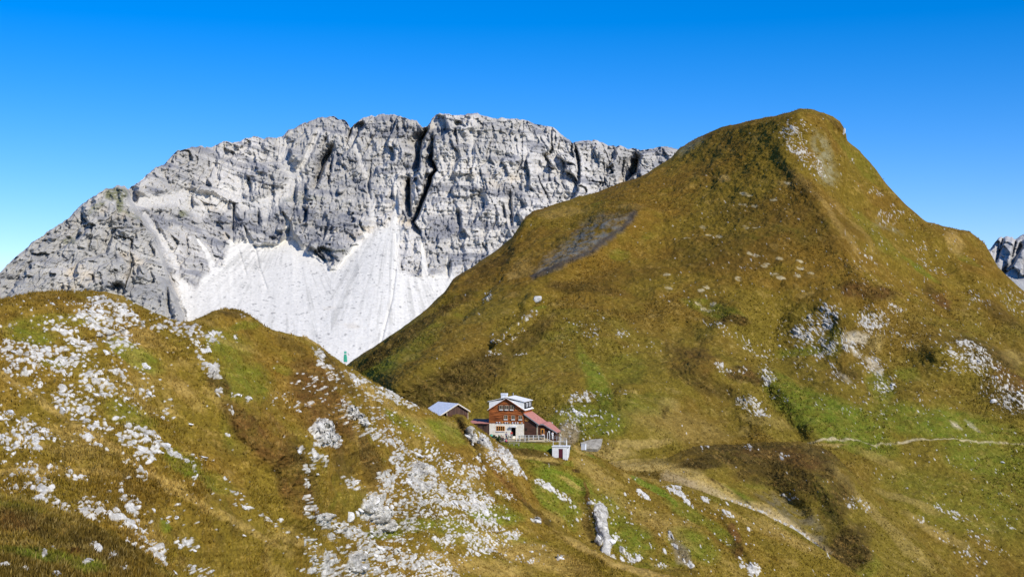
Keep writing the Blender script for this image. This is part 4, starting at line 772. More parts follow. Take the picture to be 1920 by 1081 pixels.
def ribbed_mat(name, c1, c2, axis=1, freq=3.0, rough=.45, metal=0.0):
    """sheet metal with raised seams along the slope"""
    m, nt, b = new_mat(name, rough, .4)
    b.inputs['Metallic'].default_value = metal
    N = nt.nodes; K = nt.links
    tc = N.new('ShaderNodeTexCoord')
    w_ = N.new('ShaderNodeTexWave'); w_.wave_type = 'BANDS'; w_.bands_direction = 'XYZ'[axis]; w_.inputs['Scale'].default_value = freq; w_.inputs['Distortion'].default_value = 0
    K.new(tc.outputs['Object'], w_.inputs['Vector'])
    n = N.new('ShaderNodeTexNoise'); n.inputs['Scale'].default_value = 1.2; n.inputs['Detail'].default_value = 5
    K.new(tc.outputs['Object'], n.inputs['Vector'])
    r = N.new('ShaderNodeValToRGB'); e = r.color_ramp.elements
    e[0].position = .3; e[1].position = .7
    e[0].color = (*[float(v) for v in c1], 1); e[1].color = (*[float(v) for v in c2], 1)
    K.new(n.outputs['Fac'], r.inputs['Fac']); K.new(r.outputs['Color'], b.inputs['Base Color'])
    bp = N.new('ShaderNodeBump'); bp.inputs['Strength'].default_value = .5; bp.inputs['Distance'].default_value = .04
    K.new(w_.outputs['Fac'], bp.inputs['Height']); K.new(bp.outputs['Normal'], b.inputs['Normal'])
    return m

MW = {
 'redwood': wood_mat('weathered_larch', lin(70, 30, 12), lin(206, 122, 64), .35, 3.0),
 'darkwood': wood_mat('dark_boards', lin(62, 42, 34), lin(98, 66, 52), .4, 5.0),
 'darkvert': wood_mat('dark_upright_boards', lin(58, 44, 38), lin(100, 76, 64), .3, 5.0, True),
 'palewood': wood_mat('pale_timber', lin(168, 150, 122), lin(206, 192, 166), 1, 6),
 'yellowwood': wood_mat('varnished_pine', lin(188, 120, 48), lin(226, 164, 84), 2, 2),
 'stone': noise_mat('whitewashed_stone', lin(222, 210, 184), lin(248, 242, 228), 1.3, .9, .4, .06),
 'white': noise_mat('white_paint', lin(214, 214, 212), lin(234, 234, 232), 2.0, .7, .1),
 'whitemetal': ribbed_mat('white_sheet_metal', lin(226, 226, 222), lin(240, 239, 234), 1, 2.2, .75),
 'bluemetal': ribbed_mat('blue_grey_sheet_metal', lin(214, 218, 226), lin(230, 233, 238), 1, 1.5, .6, .0),
 'redmetal': ribbed_mat('faded_red_sheet_metal', lin(170, 112, 100), lin(198, 136, 122), 1, 2.0, .8),
 'greymetal': noise_mat('grey_trim', lin(120, 122, 124), lin(160, 162, 164), 2, .5),
 'glass': noise_mat('dark_window_glass', lin(22, 22, 26), lin(42, 38, 36), 1.0, .12, 0, .01, 0, .5),
 'black': noise_mat('dark_opening', lin(10, 9, 9), lin(20, 18, 18), 1),
 'curtain': noise_mat('pale_curtain', lin(190, 192, 196), lin(216, 218, 220), 3),
 'maroon': noise_mat('maroon_door_paint', lin(78, 30, 40), lin(92, 38, 48), 2, .6),
 'concrete': noise_mat('weathered_concrete', lin(126, 120, 108), lin(168, 162, 148), 1.2, .9, .5, .05),
 'teal': noise_mat('teal_plastic', lin(66, 170, 140), lin(88, 196, 164), 2, .5),
 'tealdark': noise_mat('dark_green_painted_wood', lin(44, 66, 60), lin(82, 108, 100), 2, .6),
 'limestone': noise_mat('white_limestone', lin(176, 174, 168), lin(232, 230, 226), 1.6, .95, .7, .12),
 'greystone': noise_mat('grey_schist', lin(120, 116, 108), lin(172, 166, 156), 1.6, .95, .7, .12),
 'green': noise_mat('green_marker_paint', lin(46, 142, 112), lin(84, 184, 150), 2, .5),
 'shrub': noise_mat('shrub_leaves', lin(38, 52, 28), lin(92, 104, 66), 5.0, .9, .8, .1),
 'skin': noise_mat('skin', lin(190, 140, 110), lin(204, 154, 124), 3),
 'hair': noise_mat('dark_hair', lin(40, 28, 20), lin(62, 44, 32), 8),
}
def cloth(name, rgb):
    r = [max(4, v - 10) for v in rgb]
    return noise_mat(name, lin(*r), lin(*rgb), 6, .9, .3, .01)

class MB:
    def __init__(s): s.v = []; s.f = []
    def hexa(s, c):
        b = len(s.v); s.v += [tuple(p) for p in c]
        s.f += [tuple(b + k for k in q) for q in ((0, 3, 2, 1), (4, 5, 6, 7), (0, 1, 5, 4), (1, 2, 6, 5), (2, 3, 7, 6), (3, 0, 4, 7))]
        return s
    def box(s, x0, x1, y0, y1, z0, z1):
        return s.hexa([(x0, y0, z0), (x1, y0, z0), (x1, y1, z0), (x0, y1, z0), (x0, y0, z1), (x1, y0, z1), (x1, y1, z1), (x0, y1, z1)])
    def prism(s, pts, y0, y1):
        """pts (x,z) outline extruded along y; y0/y1 may be lists"""
        n = len(pts); b = len(s.v)
        Y0 = y0 if isinstance(y0, (list, tuple)) else [y0] * n
        Y1 = y1 if isinstance(y1, (list, tuple)) else [y1] * n
        s.v += [(p[0], Y0[i], p[1]) for i, p in enumerate(pts)] + [(p[0], Y1[i], p[1]) for i, p in enumerate(pts)]
        s.f.append(tuple(b + i for i in range(n))); s.f.append(tuple(b + n + i for i in reversed(range(n))))
        for i in range(n):
            j = (i + 1) % n; s.f.append((b + i, b + n + i, b + n + j, b + j))
        return s
    def slab(s, a, b_, t, y0, y1):
        """roof sheet from (x,z) a to b_ of thickness t, from y0 to y1"""
        return s.prism([(a[0], a[1]), (b_[0], b_[1]), (b_[0], b_[1] + t), (a[0], a[1] + t)], y0, y1)
    def tube(s, p, q, r, n=6, r2=None):
        p, q = Vector(p), Vector(q); d = (q - p).normalized()
        u = d.orthogonal().normalized(); w = d.cross(u); b = len(s.v); r2 = r if r2 is None else r2
        for k in range(n):
            a = 2 * PI * k / n; o_ = u * math.cos(a) + w * math.sin(a)
            s.v.append(tuple(p + o_ * r)); s.v.append(tuple(q + o_ * r2))
        for k in range(n):
            k2 = (k + 1) % n; s.f.append((b + 2 * k, b + 2 * k2, b + 2 * k2 + 1, b + 2 * k + 1))
        s.f.append(tuple(b + 2 * k for k in reversed(range(n)))); s.f.append(tuple(b + 2 * k + 1 for k in range(n)))
        return s
    def build(s, name, mat, parent=None, bevel=0, smooth=False):
        me = bpy.data.meshes.new(name); me.from_pydata(s.v, [], s.f)
        bm = bmesh.new(); bm.from_mesh(me); bmesh.ops.recalc_face_normals(bm, faces=bm.faces)
        if bevel: bmesh.ops.bevel(bm, geom=bm.edges[:], offset=bevel, segments=1, affect='EDGES')
        bm.to_mesh(me); bm.free()
        if smooth:
            me.polygons.foreach_set('use_smooth', np.ones(len(me.polygons), bool))
        me.materials.append(mat); me.update()
        o = bpy.data.objects.new(name, me); COL.objects.link(o)
        if parent: o.parent = parent
        return o

def empty(name, loc, rz, label, cat, group=None):
    o = bpy.data.objects.new(name, None); COL.objects.link(o); o.location = loc; o.rotation_euler = (0, 0, rz)
    o.empty_display_size = .5
    return setp(o, label, cat, group)

def window(parent, x0, x1, z0, z1, y, frame, nx=2, nz=2, sill=True, t=.09):
    """a real window in the plane y (front faces -y): frame with bars, glass behind, sill"""
    m = MB(); m.box(x0, x0 + t, y - .07, y, z0, z1).box(x1 - t, x1, y - .07, y, z0, z1).box(x0 + t, x1 - t, y - .07, y, z1 - t, z1).box(x0 + t, x1 - t, y - .07, y, z0, z0 + t)
    for i in range(1, nx):
        c = x0 + (x1 - x0) * i / nx; m.box(c - t * .5, c + t * .5, y - .065, y, z0 + t, z1 - t)
    for i in range(1, nz):
        c = z0 + (z1 - z0) * i / nz
        for k in range(nx):
            a = x0 + (x1 - x0) * k / nx + t * (1 if k == 0 else .5); b_ = x0 + (x1 - x0) * (k + 1) / nx - t * (1 if k == nx - 1 else .5)
            m.box(a, b_, y - .06, y, c - t * .25, c + t * .25)
    f = m.build('window', frame, parent)
    MB().box(x0 + .01, x1 - .01, y - .03, y + .004, z0 + .01, z1 - .01).build('pane', MW['glass'], f)
    if sill: MB().box(x0 - .03, x1 + .03, y - .16, y - .001, z0 - .2, z0 - .003).build('sill', MW['white'], f)
    return f

# ---------------------------------------------------------------- the mountain hut
S = 364 / FPX                      # metres per photo pixel at the hut
hutp = at(917.4, 820, 366.0)
TH = math.radians(-13)
hut = empty('mountain_hut', (hutp.x, hutp.y, HZ), TH, 'tall mountain hut with red-brown timber upper floors, white stone ground floor and white metal roof', 'mountain hut')
WD, DP = 9.1, 9.8; EV, RG, ST = 7.1, 9.97, 3.57
# ground floor walls with a door opening and thick stone
dx0, dx1, dh = 5.75, 6.95, 2.55
m = MB(); m.box(0, dx0, 0, .5, -1.2, ST).box(dx1, WD, 0, .5, -1.2, ST).box(dx0, dx1, 0, .5, dh, ST).box(0, .5, .5, DP, -1.2, ST).box(WD - .5, WD, .5, DP, -1.2, ST).box(.5, WD - .5, DP - .5, DP, -1.2, ST)
m.build('stone_wall', MW['stone'], hut, .02)
# timber walls in boards
m = MB(); nb = 14
for k in range(nb):
    z0, z1 = ST + (EV - ST) * k / nb, ST + (EV - ST) * (k + 1) / nb
    y_ = -.06 - .035 * ((k * 7) % 3); m.box(-.06, WD + .06, y_, .2, z0 + .012, z1 - .012)
m.box(0, WD, .03, .22, ST + .001, EV + .2)
for k in range(8):
    z0, z1 = EV + (RG - EV) * k / 8, EV + (RG - EV) * (k + 1) / 8
    hw0, hw1 = WD / 2 * (1 - k / 8), WD / 2 * (1 - (k + 1) / 8)
    y_ = -.06 - .035 * ((k * 5) % 3); m.prism([(WD / 2 - hw0, z0 + .012), (WD / 2 + hw0, z0 + .012), (WD / 2 + hw1 + .02, z1 - .012), (WD / 2 - hw1 - .02, z1 - .012)], y_, .2)
m.box(0, .2, .22, DP, ST, EV).box(WD - .2, WD, .22, DP, ST, EV).prism([(0, ST), (WD, ST), (WD, EV), (WD / 2, RG - .05), (0, EV)], DP - .2, DP)
m.build('timber_wall', MW['redwood'], hut)
MB().box(.51, WD - .51, .6, .7, -.9, ST).build('doorway_dark', MW['black'], hut)  # near-black sheet standing in for the unlit interior behind the open doorway
sl = (RG - EV) / (WD / 2); oh = .42
r = MB(); r.slab((-oh, EV - oh * sl + .05), (WD / 2, RG + .05), .14, -.5, DP + .4)
r.slab((WD + oh, EV - oh * sl + .052), (WD / 2 + .001, RG + .052), .14, -.5, DP + .4)
rf = r.build('roof', MW['whitemetal'], hut)
MB().prism([(-oh, EV - oh * sl - .1), (WD / 2, RG - .1), (WD / 2, RG + .045), (-oh, EV - oh * sl + .045)], -.56, -.503).prism([(WD + oh, EV - oh * sl - .1), (WD / 2 + .002, RG - .1), (WD / 2 + .002, RG + .045), (WD + oh, EV - oh * sl + .045)], -.56, -.503).build('bargeboard', MW['redwood'], rf)
# chimney
c = MB().box(WD / 2 - 1.75, WD / 2 - .25, 1.2, 2.4, 8.3, 10.75).build('chimney', MW['white'], rf, .02)
MB().box(WD / 2 - 1.82, WD / 2 - .18, 1.13, 2.47, 10.755, 11.2).build('chimney_cap', MW['bluemetal'], rf, .02)
MB().tube((WD / 2, 7.6, RG), (WD / 2, 7.6, RG + 1.1), .12, 8).build('vent_pipe', MW['greymetal'], rf)
# shed dormers left and right
for s_, nm in ((-1, 'l'), (1, 'r')):
    X0 = WD / 2; Xe = 0.02 if s_ < 0 else WD - .02
    zt = 9.1
    d = MB().prism([(X0 + s_ * .3, RG - .35), (Xe, zt), (Xe, EV + .02)], -.25, DP - .3).build('dormer', MW['whitemetal'], hut)
    lo_, hi_ = (Xe + s_ * .35, zt - .03), (X0 + s_ * .05, RG + .23)
    MB().prism([lo_, hi_, (hi_[0], hi_[1] + .12), (lo_[0], lo_[1] + .12)], -.46, DP - .1).build('dormer_roof', MW['whitemetal'], d)
    if s_ > 0:
        fr = MB().box(Xe + .003, Xe + .06, .5, DP - .7, EV + .05, zt - .12).build('dormer_cladding', MW['black'], d)
        for q in (2.2, 5.6):
            wq = MB().box(Xe + .062, Xe + .1, q, q + 2.0, EV + .55, zt - .35).build('window', MW['curtain'], d)
            MB().box(Xe + .1, Xe + .13, q + .3, q + .8, EV + .65, zt - .45).build('pane', MW['glass'], wq)
    else:
        MB().box(Xe - .06, Xe - .003, .5, DP - .7, EV + .05, zt - .12).build('dormer_cladding', MW['whitemetal'], d)
# windows
for x0 in (2.75, 4.15, 5.5): window(hut, x0, x0 + .9, 7.12, 8.2, -.13, MW['palewood'], 2, 1)
for x0 in (3.9, 5.85, 7.75): window(hut, x0, x0 + .95, 4.65, 5.65, -.13, MW['palewood'], 2, 2)
for x0 in (3.6, 4.87, 5.55, 6.82, 7.45, 8.72):
    MB().box(x0 + .0, x0 + .26, -.19, -.131, 4.6, 5.65).build('shutter', MW['redwood'], hut)
for x0, x1 in ((2.35, 2.72), (3.72, 4.12), (5.12, 5.47), (6.47, 6.8)):
    MB().box(x0, x1, -.19, -.131, 7.1, 8.2).build('shutter', MW['darkvert'], hut)
window(hut, 1.85, 4.1, 1.62, 2.9, -.012, MW['yellowwood'], 4, 2, True, .13)
# row of plaques under the timber floor
for k, (x0, wq, mt) in enumerate(((1.85, .42, 'curtain'), (2.6, .34, 'white'), (3.25, .34, 'yellowwood'), (4.1, .3, 'white'), (4.65, .34, 'curtain'), (5.3, .42, 'yellowwood'), (6.05, .3, 'bluemetal'), (6.75, .32, 'white'), (7.35, .36, 'white'), (8.0, .42, 'yellowwood'), (8.5, .26, 'white'))):
    MB().box(x0, x0 + wq, -.22, -.17, 3.66, 3.96).build('plaque', MW[mt], hut, .02)
MB().box(dx0 - .25, dx1 + .25, -.6, .02, dh + .08, dh + .42).build('door_canopy', MW['white'], hut, .02)
# the dark timber wing on the right
AX, BX = 12.7, 17.1
wing = MB()
wing.prism([(WD + .07, -1.2), (AX, -1.2), (AX, 3.5), (WD + .07, 6.0)], .08, 9.4)
wing.prism([(AX + .002, -1.2), (BX, -1.2), (BX, 1.55), (13.9, 3.4), (AX + .002, 3.42)], 1.2, [9.2, 5.4, 5.4, 9.2, 9.2])
wing.build('wing_wall', MW['darkwood'], hut)
rr = MB(); rr.prism([(WD + .06, 6.05), (AX + .45, 3.32), (AX + .45, 3.46), (WD + .06, 6.22)], -.35, 9.8)
rr.prism([(AX + .451, 3.40), (13.95, 3.42), (BX + .45, 1.30), (BX + .45, 1.46), (13.95, 3.58), (AX + .451, 3.56)], .75, [9.8, 9.8, 5.9, 5.9, 9.8, 9.8])
rw = rr.build('wing_roof', MW['redmetal'], hut)
MB().prism([(WD + .06, 5.9), (AX + .45, 3.16), (AX + .45, 3.45), (WD + .06, 6.2)], -.42, -.353).prism([(13.95, 3.28), (BX + .45, 1.16), (BX + .45, 1.44), (13.95, 3.56)], .68, .747).prism([(AX + .46, 3.26), (13.94, 3.28), (13.94, 3.56), (AX + .46, 3.54)], .68, .747).build('bargeboard', MW['greymetal'], rw)
MB().box(AX - .28, AX + .02, -.02, .075, -.6, 3.45).build('corner_board', MW['palewood'], hut)
window(hut, 9.4, 10.4, 4.25, 5.15, .07, MW['yellowwood'], 3, 1, False, .12)
window(hut, 9.35, 9.95, 1.75, 2.5, .07, MW['darkvert'], 1, 1, False, .06)
dr = MB().box(13.25, 14.2, 1.1, 1.197, -.1, 2.35).build('door', MW['yellowwood'], hut)
MB().box(13.5, 13.95, 1.06, 1.098, 1.1, 2.05).build('pane', MW['glass'], dr)
window(hut, 14.9, 15.7, .75, 1.75, 1.19, MW['darkvert'], 1, 1, False, .06)
MB().box(BX + .003, BX + .05, 1.3, 5.3, -.8, 1.3).build('side_cladding', MW['darkvert'], hut)
# low annex on the left
MB().box(-5.2, -.08, 0.0, 5.4, -1.2, 3.44).build('annex_wall', MW['darkvert'], hut)
ax_ = MB(); ax_.v += [(-5.5, -.5, 3.46), (-.07, -.5, 3.46), (-.07, 5.6, 4.15), (-5.5, 5.6, 4.15), (-5.5, -.5, 3.6), (-.07, -.5, 3.6), (-.07, 5.6, 4.3), (-5.5, 5.6, 4.3)]
ax_.f += [(0, 3, 2, 1), (4, 5, 6, 7), (0, 1, 5, 4), (1, 2, 6, 5), (2, 3, 7, 6), (3, 0, 4, 7)]
ax_.build('annex_roof', MW['redmetal'], hut)
window(hut, -1.75, -1.25, 2.2, 3.0, -.01, MW['darkvert'], 1, 1, False, .05)

# ---------------------------------------------------------------- barn on the left
bp_ = at(857.5, 784, 368.0)
barn = empty('barn', (bp_.x, bp_.y, bp_.z), math.radians(30), 'dark timber barn with a blue-grey metal roof behind the ridge left of the hut', 'barn')
hw = 3.15; h_e = 1.9; h_r = 3.72
m = MB(); m.prism([(-hw, -2.5), (hw, -2.5), (hw, h_e), (0, h_r), (-hw, h_e)], 0, 10.5); m.build('wall', MW['darkvert'], barn)
MB().box(-hw + .1, hw - .1, -.05, -.003, -2.4, 1.0).build('lower_cladding', MW['darkwood'], barn)
m = MB(); m.prism([(-6.4, -2.5), (-hw - .005, -2.5), (-hw - .005, h_e - .05), (-6.4, .25)], .9, 10.4); m.build('side_bay', MW['darkwood'], barn)
m = MB(); m.slab((-6.9, .02), (0, h_r + .06), .12, -.5, 10.9); m.slab((hw + .4, h_e - .16), (.001, h_r + .062), .12, -.5, 10.9)
brf = m.build('roof', MW['bluemetal'], barn)
MB().prism([(hw + .42, h_e - .42), (hw + .42, h_e - .18), (0, h_r + .05), (0, h_r - .18)], -.56, -.503).prism([(-6.92, -.2), (-6.92, .02), (0, h_r + .05), (0, h_r - .18)], -.56, -.503).build('bargeboard', MW['palewood'], brf)
for xx in (-hw, hw - .16): MB().box(xx, xx + .16, -.1, -.053, -2.4, h_e - .1).build('post', MW['palewood'], barn)

# ---------------------------------------------------------------- white store below the terrace
spt = at(1035.3, 852.5, 350.6); k_ = 350.6 / FPX
st = empty('store_hut', (spt.x, spt.y, spt.z), math.radians(-8), 'small white concrete store with a maroon door set into the slope below the terrace', 'store')
wS = 28.5 * k_
m = MB(); m.box(0, 12 * k_, 0, .3, -1.2, 2.0).box(20 * k_, wS, 0, .3, -1.2, 2.0).box(12 * k_, 20 * k_, 0, .3, 1.55, 2.0).box(0, .3, .3, 3, -1.2, 2.0).prism([(wS - .3, -1.2), (wS, -1.2), (wS + .42, 2.0), (wS - .3, 2.0)], .3, 3.2)
m.build('wall', MW['white'], st, .015)
MB().box(-.12, wS + .5, -.15, 3.3, 2.003, 2.2).build('roof_slab', MW['white'], st, .02)
MB().box(12 * k_ + .01, 20 * k_ - .01, .06, .16, -.6, 1.545).build('door', MW['maroon'], st)

# ---------------------------------------------------------------- terrace
def hl(x, y, z=0.0): return Vector((x, y, z))
def ground(L, px, py):
    return L.sample(px, py)[0]
tz = HZ
def T(px, D, dz=0): 
    a, b = ray(px, 800); return Vector((a * D, D, tz + dz))
def railing(name, pts, hgt, label, rails=2, base=False, mat='white', group=None):
    p0 = Vector(pts[0]); o = empty(name, p0, 0, label, 'railing', group)
    rl = MB(); 
    for a, b_ in zip(pts[:-1], pts[1:]):
        for k in range(rails):
            h = hgt * (1 - k * .45); rl.tube(Vector(a) - p0 + Vector((0, 0, h)), Vector(b_) - p0 + Vector((0, 0, h)), .032, 6)
    rl.build('rail', MW[mat], o)
    for a in pts:
        q = Vector(a) - p0
        MB().box(q.x - .06, q.x + .06, q.y - .06, q.y + .06, q.z - .5, q.z + hgt + .08).build('post', MW[mat], o)
    return o
pl_ = []
D_f = 357.6
railing('railing', [T(968.5, D_f), T(975, D_f - .1), T(984.5, D_f - .2), T(991.5, D_f - .3), T(1000, D_f - .3), T(1010, D_f - .3), T(1021, D_f - .2)], 1.05, 'long pale timber railing along the front edge of the terrace below the stone wall')
railing('railing', [T(1031, 358.5, -.1), T(1037, 358.6, -.15), T(1044, 358.8, -.3), T(1051, 359, -.4), T(1058, 359, -.6), T(1063, 359, -1.0)], .95, 'grey-white railing running right from the dark wing down towards the slope', mat='greymetal')
s0 = spt + Vector((0, 0, 2.2))
railing('railing', [s0 + Vector((.25, .1, 0)), s0 + Vector((1.75, -.1, 0)), s0 + Vector((3.5, -.35, 0)), s0 + Vector((3.7, 2.4, 0))], 1.15, 'thin white railing standing on the flat roof of the white store', rails=1)
# stair up from the store roof to the terrace
stp = T(1056.5, 356.6, -1.55)
sr = empty('stair', stp, 0, 'short steep stair with two tall handrail posts above the white store', 'stair')
for k in range(5): MB().box(-.55, .55, .35 * k, .35 * k + .3, .28 * k, .28 * k + .07).build('tread', MW['greymetal'], sr)
for xx in (-.72, .66):
    MB().tube((xx, -.1, -.4), (xx, -.1, 1.75), .06, 6).build('post', MW['white'], sr)
    MB().tube((xx, -.1, 1.6), (xx, 1.8, 1.95), .045, 6).tube((xx, -.1, 1.0), (xx, 1.8, 1.4), .035, 6).build('handrail', MW['white'], sr)
# terrace kerb plank
tp = T(1006, 357.0, -.18); o = MB().box(-2.1, 2.1, -.12, .12, -.3, .22).build('timber_kerb', MW['palewood'], None, .02); o.location = tp; setp(o, 'pale timber beam edging the terrace lawn under the picnic tables', 'kerb beam')
# picnic tables
def picnic_table(loc, rz, label):
    e = empty('picnic_table', loc, rz, label, 'picnic table', 'picnic tables on the terrace')
    MB().box(-.95, .95, -.38, .38, .7, .76).build('tabletop', MW['tealdark'], e, .008)
    for s_ in (-1, 1):
        MB().box(-.95, .95, s_ * .75 - .14, s_ * .75 + .14, .42, .47).build('bench_seat', MW['tealdark'], e, .008)
        mm = MB(); mm.tube((s_ * .7, -.8, 0), (s_ * .7, -.25, .69), .045, 4).tube((s_ * .7, .8, 0), (s_ * .7, .25, .69), .045, 4).tube((s_ * .7, -.8, .38), (s_ * .7, .8, .38), .04, 4)
        mm.build('leg_frame', MW['tealdark'], e)
    return e
for k, (px, D, lb) in enumerate(((979, 360.5, 'dark green picnic table nearest the hut door'), (995, 360.2, 'dark green picnic table in front of the corner board of the wing'), (1006, 360.2, 'dark green picnic table in front of the yellow door'), (1018, 360.4, 'dark green picnic table at the right end of the long railing'))):
    picnic_table(T(px, D), (.1, -.15, .05, -.1)[k], lb)
# white table with a bench by the door
tb = empty('side_table', T(957.5, 362.2), .1, 'small white table by the open hut door', 'table')
MB().box(-.7, .5, -.3, .3, .85, .92).build('tabletop', MW['white'], tb)
for xx in (-.6, .4): MB().box(xx - .05, xx + .05, -.2, .2, 0, .849).build('leg', MW['tealdark'], tb)
ds = empty('door_steps', T(962.5, 363.0), TH, 'two pale stone steps in front of the open hut door', 'steps')
MB().box(-1.1, .35, -.3, .9, -.2, .45).build('step', MW['stone'], ds, .02); MB().box(-1.5, .2, -1.0, -.302, -.2, .22).build('step', MW['stone'], ds, .02)
# white frame and sheets at the wing's end
wf = empty('trellis_frame', T(1028.5, 359.4, -.05), 0, 'tall white timber frame at the right end of the terrace', 'frame')
MB().box(-.3, -.18, -.06, .06, -.3, 1.5).build('post', MW['white'], wf); MB().box(.2, .34, -.06, .06, -.3, 2.1).build('post', MW['white'], wf); MB().tube((-.24, 0, 1.45), (.05, 0, 2.1), .05, 6).tube((.05, 0, 2.1), (.27, 0, 1.3), .05, 6).build('brace', MW['white'], wf)
sg = MB().box(-.18, .18, -.03, .03, 0, 1.15).build('white_board', MW['white'], None, .01); sg.location = T(1036.5, 361.0, -.1); sg.rotation_euler = (-.12, 0, .1); setp(sg, 'narrow white board leaning against the grey end wall of the wing', 'board')
# low bench with stone feet on the grass bank
bb = at(954, 833, 351.8); gb = ground(L3, 963, 834)
be = empty('bench', gb + Vector((0, 0, .02)), -.08, 'long low grey bench on the grass bank under the terrace', 'bench')
MB().box(-1.3, 1.5, -.22, .22, .4, .5).build('seat', MW['concrete'], be, .01)
for xx in (-1.1, 0, 1.2): MB().box(xx - .12, xx + .12, -.18, .18, -.4, .399).build('leg', MW['greystone'], be, .02)
# teal barrel, covered bundles
bl = empty('rain_barrel', T(921.2, 360.2, .1), 0, 'bright teal plastic barrel at the left corner of the stone wall', 'barrel')
bb_ = MB(); prof = [(0, .30), (.25, .36), (.55, .38), (.85, .35), (1.0, .29)]
for (a, ra), (b2, rb) in zip(prof[:-1], prof[1:]): bb_.tube((0, 0, a), (0, 0, b2), ra, 14, rb)
bb_.build('body', MW['teal'], bl); MB().tube((0, 0, 1.001), (0, 0, 1.06), .31, 14).build('lid', MW['tealdark'], bl)

def leafy(name, loc, rx, rz, label, group=None, n=260, seed=0, mat='shrub'):
    r_ = random.Random(seed); mm = MB()
    for k in range(n):
        while True:
            p = Vector((r_.uniform(-1, 1), r_.uniform(-1, 1), r_.uniform(-.2, 1)))
            if .45 < p.length < 1 + .15 * math.sin(7 * p.x + seed): break
        p = Vector((p.x * rx, p.y * rx, p.z * rz)); n_ = Vector((r_.uniform(-1, 1), r_.uniform(-1, 1), r_.uniform(-1, 1))).normalized()
        u_ = n_.orthogonal().normalized(); w_ = n_.cross(u_); sz = r_.uniform(.07, .15)
        b = len(mm.v)
        for (i, j) in ((-1, -.6), (1, -.6), (1, .6), (-1, .6)): mm.v.append(tuple(p + u_ * sz * i + w_ * sz * j))
        mm.f.append((b, b + 1, b + 2, b + 3))
    e = empty(name, loc, 0, label, 'shrub', group)
    mm.build('foliage', MW[mat], e)
    sm = MB()
    for k in range(4):
        a = k * 1.6 + seed; sm.tube((0, 0, -.2), (math.cos(a) * rx * .5, math.sin(a) * rx * .5, rz * .6), .03, 4, .012)
    sm.build('stem', MW['darkwood'], e)
    return e
leafy('shrub', T(926.5, 359.6), .75, 1.15, 'rounded grey-green shrub beside the teal barrel', None, 300, 1)
leafy('shrub', T(936, 359.2, -.1), .8, 1.1, 'olive shrub under the four-pane window of the stone wall', None, 320, 2)
leafy('shrub', T(932, 357.6, -.9), .7, .9, 'low dark shrub at the left edge of the terrace', None, 260, 3)
leafy('shrub', T(1067, 357.0, -2.2), .6, 1.0, 'bright green shrub right of the white store', None, 260, 5)

# ---------------------------------------------------------------- people
def skin_chain(verts, edges, radii, name, mat, parent, root=0, sub=2):
    me = bpy.data.meshes.new(name); me.from_pydata([tuple(v) for v in verts], edges, [])
    o = bpy.data.objects.new(name, me); COL.objects.link(o)
    sk_ = o.modifiers.new('skin', 'SKIN'); sk_.use_smooth_shade = True
    for i, r_ in enumerate(radii):
        me.skin_vertices[0].data[i].radius = (r_ if isinstance(r_, tuple) else (r_, r_))
    me.skin_vertices[0].data[root].use_root = True
    o.modifiers.new('sub', 'SUBSURF').levels = sub; o.modifiers['sub'].render_levels = sub
    dg = bpy.context.evaluated_depsgraph_get(); em = bpy.data.meshes.new_from_object(o.evaluated_get(dg))
    em.materials.clear(); em.materials.append(mat)
    em.polygons.foreach_set('use_smooth', np.ones(len(em.polygons), bool))
    o.modifiers.clear(); o.data = em; em.name = name
    if parent: o.parent = parent
    return o

